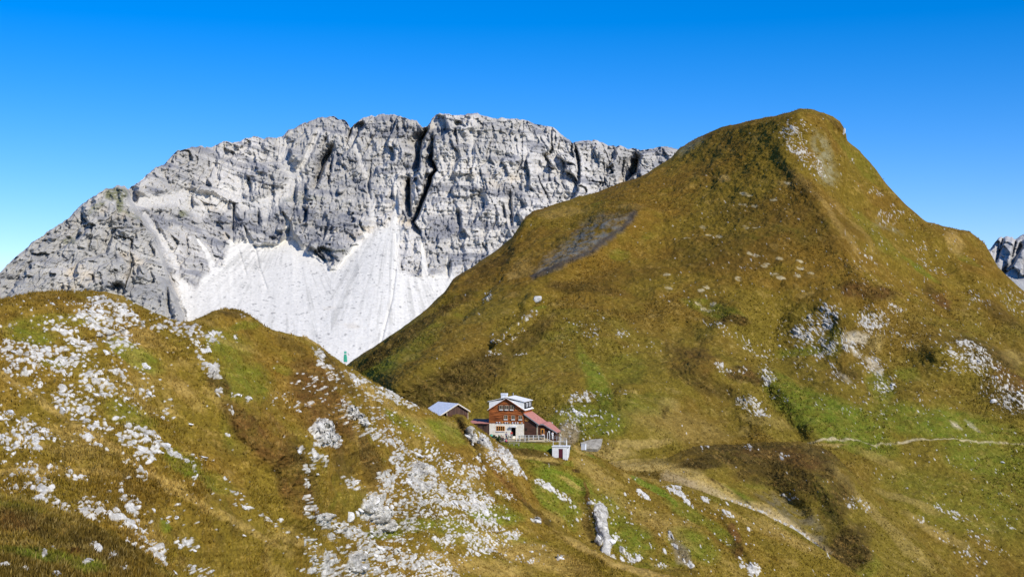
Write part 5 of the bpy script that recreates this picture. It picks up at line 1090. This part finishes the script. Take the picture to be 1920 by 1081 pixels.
def person(loc, rz, label, top, legs, pose='stand', hair='hair', pack=None):
    e = empty('person', loc, rz, label, 'person')
    V = Vector; h0 = .93
    if pose == 'stand':
        pel = V((0, 0, .95)); kn = [V((s * .11, -.02, .5)) for s in (-1, 1)]; an = [V((s * .12, .02, .09)) for s in (-1, 1)]; toe = [V((s * .14, -.15, .04)) for s in (-1, 1)]
        chest = V((0, .0, 1.3)); neck = V((0, 0, 1.5)); head = V((0, -.02, 1.66))
    else:
        pel = V((0, 0, .5)); kn = [V((s * .14, -.44, .52)) for s in (-1, 1)]; an = [V((s * .15, -.42, .09)) for s in (-1, 1)]; toe = [V((s * .17, -.6, .04)) for s in (-1, 1)]
        chest = V((0, -.06, .86)); neck = V((0, -.08, 1.07)); head = V((0, -.11, 1.23))
    sh = [chest + V((s * .19, 0, .13)) for s in (-1, 1)]
    if pose == 'stand':
        el = [sh[0] + V((-.07, .02, -.3)), sh[1] + V((.09, .0, -.28))]; wr = [el[0] + V((0, -.12, -.22)), el[1] + V((-.06, -.2, .02))]
    else:
        el = [sh[0] + V((-.06, -.1, -.26)), sh[1] + V((.06, -.1, -.26))]; wr = [el[0] + V((.08, -.22, -.04)), el[1] + V((-.08, -.22, -.04))]
    verts = [pel, (pel + chest) / 2, chest, neck, head - V((0, 0, .03)), head + V((0, 0, .09))]
    rad = [(.15, .11), (.14, .10), (.17, .115), .055, .09, .07]
    ed = [(0, 1), (1, 2), (2, 3), (3, 4), (4, 5)]
    for i in (0, 1):
        b = len(verts); verts += [pel + V(((-1, 1)[i] * .1, 0, -.05)), kn[i], an[i], toe[i]]; rad += [.10, .068, .045, .035]; ed += [(0, b), (b, b + 1), (b + 1, b + 2), (b + 2, b + 3)]
        b = len(verts); verts += [sh[i], el[i], wr[i], wr[i] + V((0, -.07, -.03))]; rad += [.062, .045, .03, .034]; ed += [(2, b), (b, b + 1), (b + 1, b + 2), (b + 2, b + 3)]
    body = skin_chain(verts, ed, rad, 'body', MW['skin'], e)
    # hands: five short fingers on each wrist end
    for i in (0, 1):
        c_ = wr[i] + V((0, -.075, -.03)); s_ = (-1, 1)[i]
        vv = [c_]; ee = []; rr_ = [.026]
        for k, ln in enumerate((.055, .068, .072, .066, .05)):
            b = len(vv)
            if k == 0: q1 = c_ + V((-s_ * .035, -.01, .0)); q2 = q1 + V((-s_ * .01, -.035, -.02))
            else: q1 = c_ + V((s_ * (k - 2.5) * .017, -.045, -.012)); q2 = q1 + V((0, -ln * .7, -.035))
            vv += [q1, q2]; ee += [(0, b), (b, b + 1)]; rr_ += [.011, .009]
        skin_chain(vv, ee, rr_, 'hand', MW['skin'], e, 0, 1)
    # clothing
    t_v = [pel + V((0, 0, .02)), (pel + chest) / 2, chest + V((0, 0, .02)), chest + V((0, 0, .13))]
    t_r = [(.165, .125), (.155, .115), (.185, .13), (.11, .08)]; t_e = [(0, 1), (1, 2), (2, 3)]
    for i in (0, 1):
        b = len(t_v); t_v += [sh[i], el[i], wr[i] + (el[i] - wr[i]) * .12]; t_r += [.078, .06, .045]; t_e += [(2, b), (b, b + 1), (b + 1, b + 2)]
    skin_chain(t_v, t_e, t_r, 'jacket', top, e)
    l_v = [pel + V((0, 0, .03))]; l_r = [(.165, .125)]; l_e = []
    for i in (0, 1):
        b = len(l_v); l_v += [pel + V(((-1, 1)[i] * .1, 0, -.06)), kn[i], an[i] + V((0, 0, .04))]; l_r += [.115, .085, .065]; l_e += [(0, b), (b, b + 1), (b + 1, b + 2)]
    skin_chain(l_v, l_e, l_r, 'trousers', legs, e)
    skin_chain([head + V((0, .03, .08)), head + V((0, .02, .13)), head + V((0, .07, .02))], [(0, 1), (0, 2)], [.1, .06, .07], 'hair', MW[hair], e, 0, 1)
    for i in (-1, 1):
        skin_chain([an[(i + 1) // 2] + V((0, .03, -.04)), toe[(i + 1) // 2] + V((0, -.02, 0))], [(0, 1)], [.055, .045], 'shoe', MW['black'], e, 0, 1)
    # face: nose, eyes, mouth on the head
    f = MB(); f.tube(head + V((0, -.085, .03)), head + V((0, -.115, -.005)), .012, 5, .016); f.build('nose', MW['skin'], e)
    f = MB()
    for s_ in (-1, 1): MB().tube(head + V((s_ * .032, -.07, .035)), head + V((s_ * .032, -.094, .035)), .011, 6).build('eye', MW['black'], e)
    MB().box(head.x - .025, head.x + .025, head.y - .097, head.y - .07, head.z - .05, head.z - .04).build('mouth', MW['maroon'], e)
    for s_ in (-1, 1): MB().box(head.x + s_ * .092 - .012, head.x + s_ * .092 + .012, head.y - .02, head.y + .02, head.z - .01, head.z + .045).build('ear', MW['skin'], e, .004)
    if pack: 
        p = MB().box(-.17, .17, .14, .34, chest.z - .35, chest.z + .16).build('backpack', pack, e, .05)
    return e
CL = {'blue': cloth('slate_blue_cloth', (96, 110, 140)), 'dark': cloth('dark_cloth', (44, 44, 60)), 'pink': cloth('magenta_cloth', (206, 36, 110)), 'red': cloth('red_cloth', (196, 44, 56)), 'white': cloth('white_cloth', (222, 222, 226)), 'grey': cloth('grey_cloth', (120, 122, 128)), 'black': cloth('black_cloth', (30, 30, 36))}
person(T(949.3, 359.0), .5, 'standing person in a slate-blue jacket and dark trousers in front of the stone wall', CL['blue'], CL['dark'])
person(T(959.0, 362.0, .1), .2, 'person in a red jacket beside the open hut door', CL['red'], CL['grey'])
gp = ground(L3, 948.5, 831.5)
person(Vector((at(948.5, 829, 355.2).x, 355.2, gp.z + .05)), 1.1, 'seated person in a magenta jacket at the edge of the terrace', CL['pink'], CL['dark'], 'sit', pack=CL['white'])
person(T(943.3, 356.8, -.45), -.5, 'seated person in dark clothes left of the one in magenta', CL['black'], CL['dark'], 'sit', pack=CL['grey'])
person(T(939.5, 357.6, -.25), .8, 'leftmost seated person, in a grey jacket beside the shrubs', CL['grey'], CL['black'], 'sit')
person(T(1018.6, 361.6, .05), -.2, 'seated person in a white top near the yellow door', CL['white'], CL['black'], 'sit')
person(T(1015.4, 361.8, .05), .6, 'seated person in black beside the yellow door', CL['black'], CL['dark'], 'sit')
person(T(1036, 363.0, -.1), .3, 'standing person in a white top and grey trousers at the dark end of the wing', CL['white'], CL['grey'])

# ---------------------------------------------------------------- concrete slab, container
cs = MB(); P_ = [at(1088, 829, 374), at(1108, 823, 376), at(1130, 821.4, 377), at(1127.5, 834, 373.5), at(1120, 841, 372), at(1098, 840, 371.5)]
c0 = P_[0].copy(); n_ = (P_[2] - P_[0]).cross(P_[4] - P_[0]).normalized(); 
if n_.y < 0: n_ = -n_
b = 0; cs.v = [tuple(p - c0) for p in P_] + [tuple(p - c0 + n_ * .9) for p in P_]
cs.f = [(0, 1, 2, 3, 4, 5), (11, 10, 9, 8, 7, 6)] + [(i, i + 6, (i + 1) % 6 + 6, (i + 1) % 6) for i in range(6)]
o = cs.build('concrete_wall', MW['concrete'], None, .03); o.location = c0; setp(o, 'weathered grey concrete ramp wall on the slope right of the hut', 'concrete wall')
g_ = at(1089.5, 838.5, 367.6)
ct = empty('storage_box', g_, math.radians(-25), 'small pale grey metal box in front of the concrete wall', 'box')
MB().box(0, 1.15, 0, .8, -.6, .92).build('body', MW['bluemetal'], ct, .02); MB().box(-.05, 1.2, -.05, .85, .923, 1.0).build('lid', MW['white'], ct, .01)

# ---------------------------------------------------------------- green marker in the notch
_c = int(np.searchsorted(L2.xs, 646.2)); mk = Vector(L2.P[L2.nback + 1, _c]); k_ = mk.y / FPX; mk.z -= .1
me_ = empty('marker_post', mk, 0, 'slim green marker with a pale top standing in the notch between the two grassy slopes', 'marker')
MB().box(-2.2 * k_, 2.2 * k_, -.2, .2, -1.5, 6 * k_).build('plinth', MW['white'], me_, .02)
MB().prism([(-3.2 * k_, 6.02 * k_), (3.4 * k_, 6.02 * k_), (3.0 * k_, 15 * k_), (1.6 * k_, 20 * k_), (-2.4 * k_, 20 * k_), (-3.2 * k_, 15 * k_)], -.16, .16).build('body', MW['green'], me_, .02)
MB().box(.2 * k_, 2.6 * k_, -.19, -.165, 7 * k_, 19 * k_).build('stripe', MW['teal'], me_)
MB().prism([(-2.6 * k_, 20.1 * k_), (2.6 * k_, 20.1 * k_), (3.0 * k_, 26 * k_), (0, 29 * k_), (-2.6 * k_, 27 * k_)], -.14, .14).build('head', MW['white'], me_, .02)
MB().box(-2.2 * k_, 2.2 * k_, -.17, -.143, 22 * k_, 25.5 * k_).build('badge', MW['teal'], me_)

# ---------------------------------------------------------------- tufts of dry grass and heather
M_TUFT, nt_, b_ = new_mat('dry_grass_blades', .9, .1)
_a = nt_.nodes.new('ShaderNodeAttribute'); _a.attribute_name = 'col'; nt_.links.new(_a.outputs['Color'], b_.inputs['Base Color'])
def tufts(L, n, h0, h1, label, seed, xr=(-60, 1980), nb=4, bias=None):
    R = np.random.RandomState(seed); nbk = L.nback
    P = L.P[nbk:]; nr, nc = P.shape[:2]
    vis = (L.X[nbk:] > xr[0]) & (L.X[nbk:] < xr[1]) & (L.Y[nbk:] < 1130) & (L.rock[nbk:] < .15)
    wgt = vis * (bias(L)[nbk:] if bias else 1.0)
    if L is L3: wgt = wgt * ~((L.Y[nbk:] < 833) & (L.X[nbk:] < 1062))
    flat_ = (wgt / wgt.sum()).ravel(); idx = np.searchsorted(np.cumsum(flat_), R.rand(n)); idx = np.minimum(idx, nr * nc - 1)
    nrm = normals(L.P)[nbk:].reshape(-1, 3)[idx]; p = P.reshape(-1, 3)[idx]; col = L.col[nbk:].reshape(-1, 3)[idx]
    up = nrm * .35 + np.array([0, 0, .75]); hh = (h0 + (h1 - h0) * R.rand(n) ** 1.6)
    V = np.zeros((n, nb, 3, 3), np.float32)
    for k in range(nb):
        a = R.rand(n) * 6.283; d = np.stack([np.cos(a), np.sin(a), 0 * a], 1)
        off = np.stack([R.randn(n), R.randn(n), 0 * a], 1) * (hh * .45)[:, None]
        base = p + off - up * (hh * .25)[:, None]; wd = d * (hh * (.14 + .16 * R.rand(n)))[:, None]
        tip = base + up * (hh * (.9 + .6 * R.rand(n)))[:, None] + np.stack([R.randn(n), R.randn(n), 0 * a], 1) * (hh * .3)[:, None]
        V[:, k, 0] = base - wd; V[:, k, 1] = base + wd; V[:, k, 2] = tip
    cc = col * (.85 + .85 * R.rand(n) ** 1.3)[:, None] * np.array([1.03, 1.0, .9])
    straw = (R.rand(n) < .16)[:, None]; cc = np.where(straw, cc * .4 + TAN * .6, cc)
    C4 = np.ones((n, nb, 3, 4), np.float32); C4[..., :3] = np.clip(cc, .004, .8)[:, None, None, :]
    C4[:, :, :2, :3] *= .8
    V = V.reshape(-1, 3); me = bpy.data.meshes.new('grass_tufts'); nt3 = len(V) // 3
    me.vertices.add(len(V)); me.vertices.foreach_set('co', V.ravel())
    me.loops.add(len(V)); me.loops.foreach_set('vertex_index', np.arange(len(V), dtype=np.int32))
    me.polygons.add(nt3); me.polygons.foreach_set('loop_start', (np.arange(nt3) * 3).astype(np.int32))
    me.update(calc_edges=True)
    at2 = me.color_attributes.new('col', 'FLOAT_COLOR', 'POINT'); at2.data.foreach_set('color', C4.reshape(-1))
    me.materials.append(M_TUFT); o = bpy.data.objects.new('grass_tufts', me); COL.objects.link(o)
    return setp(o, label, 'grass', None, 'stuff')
tufts(L1, 15000, .12, .42, 'dry grass and heather tufts on the nearest hump', 1, (-60, 420))
def clumpy(f, seed, lo=.15):
    return lambda L: lo + ss(-.1, .35, fbm(L.P[..., 0], L.P[..., 1], L.P[..., 2], f, 4, seed, .65)) ** 1.5 + .8 * ss(.055, .03, L.col.mean(-1))
tufts(L2, 50000, .14, .42, 'dry grass and heather tufts on the rocky left hillside', 2, (-60, 1350), bias=clumpy(.12, 91))
tufts(L3, 16000, .16, .45, 'dry grass tufts on the spur below the hut', 3, (900, 1700))
tufts(L4, 9000, .2, .5, 'dark heather and straw tufts on the mound', 4, (1100, 1900), bias=clumpy(.08, 93, .4))
tufts(L5, 30000, .3, .7, 'short dry grass tufts on the big grassy mountain', 5, (640, 1960), bias=clumpy(.035, 95, .04))

# ---------------------------------------------------------------- boulders
def boulder_mesh(seed, flat=.6, npl=15):
    r_ = random.Random(seed); bm = bmesh.new(); bmesh.ops.create_icosphere(bm, subdivisions=3, radius=1)
    pl = []
    for k in range(npl):
        n_ = Vector((r_.gauss(0, 1), r_.gauss(0, 1), r_.gauss(0, 1))).normalized(); pl.append((n_, r_.uniform(.55, 1.0)))
    for v in bm.verts:
        d = v.co.normalized(); rr_ = min([1.15] + [dk / max(d.dot(n_), 1e-3) for n_, dk in pl if d.dot(n_) > .05])
        rr_ *= 1 + .035 * math.sin(9 * d.x + seed) * math.sin(8 * d.y) 
        v.co = Vector((d.x * rr_, d.y * rr_ * .85, d.z * rr_ * flat))
    me = bpy.data.meshes.new('boulder'); bm.to_mesh(me); bm.free()
    return me
BM_ = [boulder_mesh(100 + i, (.55, .7, .45, .8)[i % 4]) for i in range(12)]
for me in BM_: me.materials.append(MW['limestone'])
BG_ = [boulder_mesh(200 + i, .6) for i in range(3)]
for me in BG_: me.materials.append(MW['greystone'])
def put_boulder(L, px, py, w, hgt, tilt, label, group=None, grey=False, seed=0, name='boulder'):
    p, r_, c_ = L.sample(px, py)
    D = p.y; k = D / FPX
    me = (BG_ if grey else BM_)[seed % (3 if grey else 12)]
    o = bpy.data.objects.new(name, me); COL.objects.link(o)
    R = rnd if False else random.Random(seed * 13 + 5)
    o.location = p + Vector((0, .1, -hgt * k * .12))
    o.scale = (w * k * .55, w * k * .5, hgt * k * .75)
    o.rotation_euler = (R.uniform(-.15, .15), math.radians(tilt), R.uniform(-.5, .5))
    return setp(o, label, 'boulder', group)
BB = [
 (L2, 783, 848, 24, 9, 18, 'large flat slab of white rock leaning on the slope below and left of the barn'),
 (L2, 1005, 976, 22, 10, 12, 'lone broad white boulder on the brown slope below the white store'),
 (L2, 1048, 1051, 14, 9, 5, 'lone pointed white boulder near the bottom edge right of centre'),
 (L2, 523, 973, 11, 11, 20, 'rounded white boulder alone on the brown slope left of the bottom centre'),
 (L2, 178, 553, 14, 9, 0, 'pale boulder sitting just below the crest of the left hill'),
 (L2, 184, 586, 18, 11, 10, 'broad white boulder a little below the crest of the left hill'),
 (L2, 95, 674, 22, 13, 8, 'big pale boulder left of the middle of the rock-strewn hill'),
 (L2, 387, 657, 16, 14, 30, 'upright white outcrop block on the saddle of the left hill'),
 (L2, 278, 735, 18, 10, 30, 'tilted white boulder on green grass in the middle of the left hill'),
 (L2, 187, 715, 14, 11, 15, 'white boulder with a rounded top among small stones on the left hill'),
 (L2, 150, 636, 14, 9, 10, 'white block at the upper left of the dense rock band on the left hill'),
 (L2, 443, 739, 14, 6, 8, 'flat white stone alone on green turf right of the saddle'),
 (L2, 463, 748, 8, 6, 20, 'small white stone just right of the flat stone on green turf'),
 (L2, 428, 812, 10, 8, 10, 'small white boulder alone on the brown heather flank'),
 (L2, 358, 790, 13, 6, 5, 'flat white rock alone in the middle of the left hill'),
 (L2, 178, 792, 10, 7, 10, 'small rounded white rock beside the tan stripe'),
 (L2, 293, 818, 18, 14, 40, 'white boulder pair stone in the cluster above the tan stripe'),
 (L2, 305, 838, 18, 9, 5, 'flat topped white boulder at the foot of the cluster above the tan stripe'),
 (L2, 380, 852, 22, 8, 8, 'long flat white slab at the right end of the rock cluster'),
 (L2, 907, 881, 7, 7, 0, 'small lone white stone on the slope below the white cliff band'),
 (L2, 950, 970, 13, 7, 20, 'white stone left of the broad lone boulder'),
 (L2, 995, 1034, 9, 5, 0, 'small flat white stone on the brown slope above the bottom edge'),
 (L2, 965, 1001, 9, 6, 10, 'white stone on green turf above the bottom edge right of centre'),
 (L2, 648, 965, 18, 18, 40, 'tall white block at the left of the central rock field'),
 (L2, 760, 903, 20, 14, 35, 'big white block at the head of the central rock field'),
 (L2, 286, 955, 12, 8, 20, 'white rock just above the near dark hump'),
 (L2, 455, 1002, 9, 7, 10, 'small white stone on the tan stripe near the bottom'),
 (L1, 46, 1071, 14, 10, 5, 'grey-white boulder at the bottom edge of the near hump'),
 (L1, 79, 1040, 8, 14, 0, 'upright pale stone in the grass of the near hump'),
 (L1, 166, 1052, 18, 7, 8, 'flat grey slab on the near hump'),
 (L1, 104, 1076, 14, 8, 0, 'grey stone at the bottom edge on the near hump, right of the other'),
 (L5, 997, 563, 18, 12, -30, 'large lone pale boulder high on the brown mountain flank above the hut'),
 (L5, 1580, 245, 7, 16, 10, 'white rock nose jutting from the right side of the summit'),
 (L5, 1860, 757, 12, 10, 0, 'lone white boulder below the big outcrop at the right'),
 (L5, 1168, 745, 12, 6, 0, 'white boulder at the right end of the stone band above the hut'),
 (L5, 1077, 773, 12, 8, 10, 'pale boulder among the stones just right of the hut roof'),
 (L5, 1087, 780, 9, 7, 0, 'pale boulder to the right of the first one beside the hut roof'),
 (L5, 1116, 783, 10, 8, 0, 'rightmost pale boulder of the three beside the hut roof'),
 (L5, 1877, 870, 9, 6, 10, 'small white boulder on green grass under the footpath at the far right'),
 (L5, 1461, 647, 10, 7, 0, 'white boulder on the rib left of the central outcrops of the mountain'),
 (L3, 1124, 842, 0, 0, 0, ''),
 (L3, 1207, 927, 10, 6, 20, 'white stone on the green spur below the grassy meadow'),
 (L3, 1139, 1018, 18, 26, -10, 'tall white rock face block at the foot of the outcrop on the spur'),
 (L3, 1123, 1010, 16, 20, -5, 'white block left of the tall rock face on the spur'),
]
for k, b in enumerate(BB):
    if b[3] > 0: put_boulder(b[0], b[1], b[2], b[3], b[4], b[5], b[6], seed=k, grey=b[0] is L1)
# loose stones: one label for look-alikes of each slope
def loose(L, dens_list, n, smin, smax, label, group, xr, yr, seed, ok=None, name='loose_stone'):
    r_ = random.Random(seed); cnt = 0; tries = 0
    W_ = [max(0.0, b[2] * b[3] * b[5]) for b in dens_list]
    while cnt < n and tries < n * 40:
        tries += 1
        b = r_.choices(dens_list, W_)[0]
        a = math.radians(b[4]); rr_ = math.sqrt(r_.random()); th = r_.uniform(0, 2 * PI)
        u_, v_ = b[2] * rr_ * math.cos(th), b[3] * rr_ * math.sin(th)
        px, py = b[0] + u_ * math.cos(a) - v_ * math.sin(a), b[1] + u_ * math.sin(a) + v_ * math.cos(a)
        if not (xr[0] < px < xr[1] and yr[0] < py < yr[1]): continue
        yc = np.interp(px, L.xs, L.Yc)
        if py < yc + 3: continue
        if ok and not ok(px, py): continue
        p, ri, ci = L.sample(px, py); k = p.y / FPX; s_ = smin + (smax - smin) * r_.random() ** 2.2
        o = bpy.data.objects.new(name, BM_[r_.randrange(12)]); COL.objects.link(o)
        o.location = p; o.scale = (s_ * k * .62, s_ * k * .5, s_ * k * r_.uniform(.3, .6)); o.rotation_euler = (r_.uniform(-.2, .2), math.radians(r_.uniform(10, 38)), r_.uniform(0, 6.28) if r_.random() < .3 else r_.uniform(-.4, .4))
        setp(o, label, 'stone', group); cnt += 1
vis2 = lambda px, py: py < np.interp(px, [0, 43, 100, 143, 187, 233, 287, 330], [925, 927, 950, 970, 990, 1020, 1055, 1200]) if px < 330 else True
loose(L2, ROCK2, 230, 5, 15, 'loose white limestone block lying in the grass of the rocky left hillside', 'loose white blocks on the left hillside', (0, 1010), (545, 1081), 5, vis2)
loose(L5, [(1110, 745, 52, 14, 0, .85), (1090, 790, 46, 34, 20, .55), (1455, 740, 60, 12, 45, .45), (1410, 760, 40, 16, 35, .5), (1805, 660, 46, 22, 15, .9), (1870, 715, 46, 30, 30, .9), (1640, 690, 30, 60, -30, .6), (1540, 610, 50, 30, -30, .9)], 60, 3, 8, 'small white block scattered on the brown and green mountain face', 'white blocks on the mountain face', (1000, 1915), (560, 830), 9)


# base ground far below, reaching the horizon
me = bpy.data.meshes.new('valley_floor')
g = 40; R_ = 30000.0
vs = []; fs = []
for j in range(g + 1):
    for i in range(g + 1):
        X_, Y_ = (i / g * 2 - 1), (j / g * 2 - 1)
        vs.append((X_ * abs(X_) * R_, Y_ * abs(Y_) * R_, -260 - 18 * math.sin(i * 1.7) * math.cos(j * 1.3)))
for j in range(g):
    for i in range(g):
        a = j * (g + 1) + i; fs.append((a, a + 1, a + g + 2, a + g + 1))
me.from_pydata(vs, [], fs)
m, nt, b = new_mat('valley_turf', .95, .1)
tx = nt.nodes.new('ShaderNodeTexNoise'); tx.inputs['Scale'].default_value = .004; tx.inputs['Detail'].default_value = 8
tc = nt.nodes.new('ShaderNodeTexCoord'); nt.links.new(tc.outputs['Object'], tx.inputs['Vector'])
cr = nt.nodes.new('ShaderNodeValToRGB'); cr.color_ramp.elements[0].position = .35; cr.color_ramp.elements[1].position = .65
cr.color_ramp.elements[0].color = (*OLIVE.tolist(), 1); cr.color_ramp.elements[1].color = (*(GREEN * .8).tolist(), 1)
nt.links.new(tx.outputs['Fac'], cr.inputs['Fac']); nt.links.new(cr.outputs['Color'], b.inputs['Base Color'])
me.materials.append(m)
o = bpy.data.objects.new('valley_floor', me); COL.objects.link(o); setp(o, 'valley floor far below the slopes', 'ground', None, 'structure')

# ------------------------------------------------------------------ sun, sky, camera
SUN_EL, SUN_AZ = 37.0, 43.0            # azimuth: degrees to the right of straight behind the camera
el, az = math.radians(SUN_EL), math.radians(SUN_AZ)
sdir = Vector((math.sin(az) * math.cos(el), -math.cos(az) * math.cos(el), math.sin(el)))   # towards the sun
ld = bpy.data.lights.new('sun', 'SUN'); ld.energy = 4.6; ld.angle = math.radians(.53); ld.color = (1, .935, .82)
lo = bpy.data.objects.new('sun', ld); COL.objects.link(lo)
lo.rotation_euler = sdir.to_track_quat('Z', 'Y').to_euler(); lo.location = (50, -50, 200)
w = bpy.data.worlds.new('World'); SC.world = w; w.use_nodes = True
nt = w.node_tree; bg = nt.nodes['Background']
sk = nt.nodes.new('ShaderNodeTexSky'); sk.sky_type = 'NISHITA'; sk.sun_disc = False
sk.sun_elevation = el; sk.sun_rotation = math.atan2(sdir.x, sdir.y)
sk.altitude = 2000; sk.air_density = 1.0; sk.dust_density = .3; sk.ozone_density = 2.5
hs = nt.nodes.new('ShaderNodeHueSaturation'); hs.inputs['Saturation'].default_value = 1.54; hs.inputs['Value'].default_value = 1.25
tn = nt.nodes.new('ShaderNodeMix'); tn.data_type = 'RGBA'; tn.blend_type = 'MULTIPLY'; tn.inputs['Factor'].default_value = 1; tn.clamp_result = False
tn.inputs[7].default_value = (1.02, 1.0, 1.28, 1)
nt.links.new(sk.outputs['Color'], hs.inputs['Color']); nt.links.new(hs.outputs['Color'], tn.inputs[6]); nt.links.new(tn.outputs[2], bg.inputs['Color'])
bg.inputs['Strength'].default_value = .10

cam = bpy.data.cameras.new('camera'); cam.sensor_width = 36; cam.lens = FPX / W * 36
cam.clip_start = .5; cam.clip_end = 80000
co = bpy.data.objects.new('camera', cam); COL.objects.link(co)
co.location = (0, 0, 0); co.rotation_euler = (PI / 2 + PITCH, 0, 0)
SC.camera = co
SC.view_settings.view_transform = 'Standard'; SC.view_settings.look = 'None'; SC.view_settings.exposure = 0; SC.view_settings.gamma = 1
SC.cycles.max_bounces = 4; SC.cycles.diffuse_bounces = 2
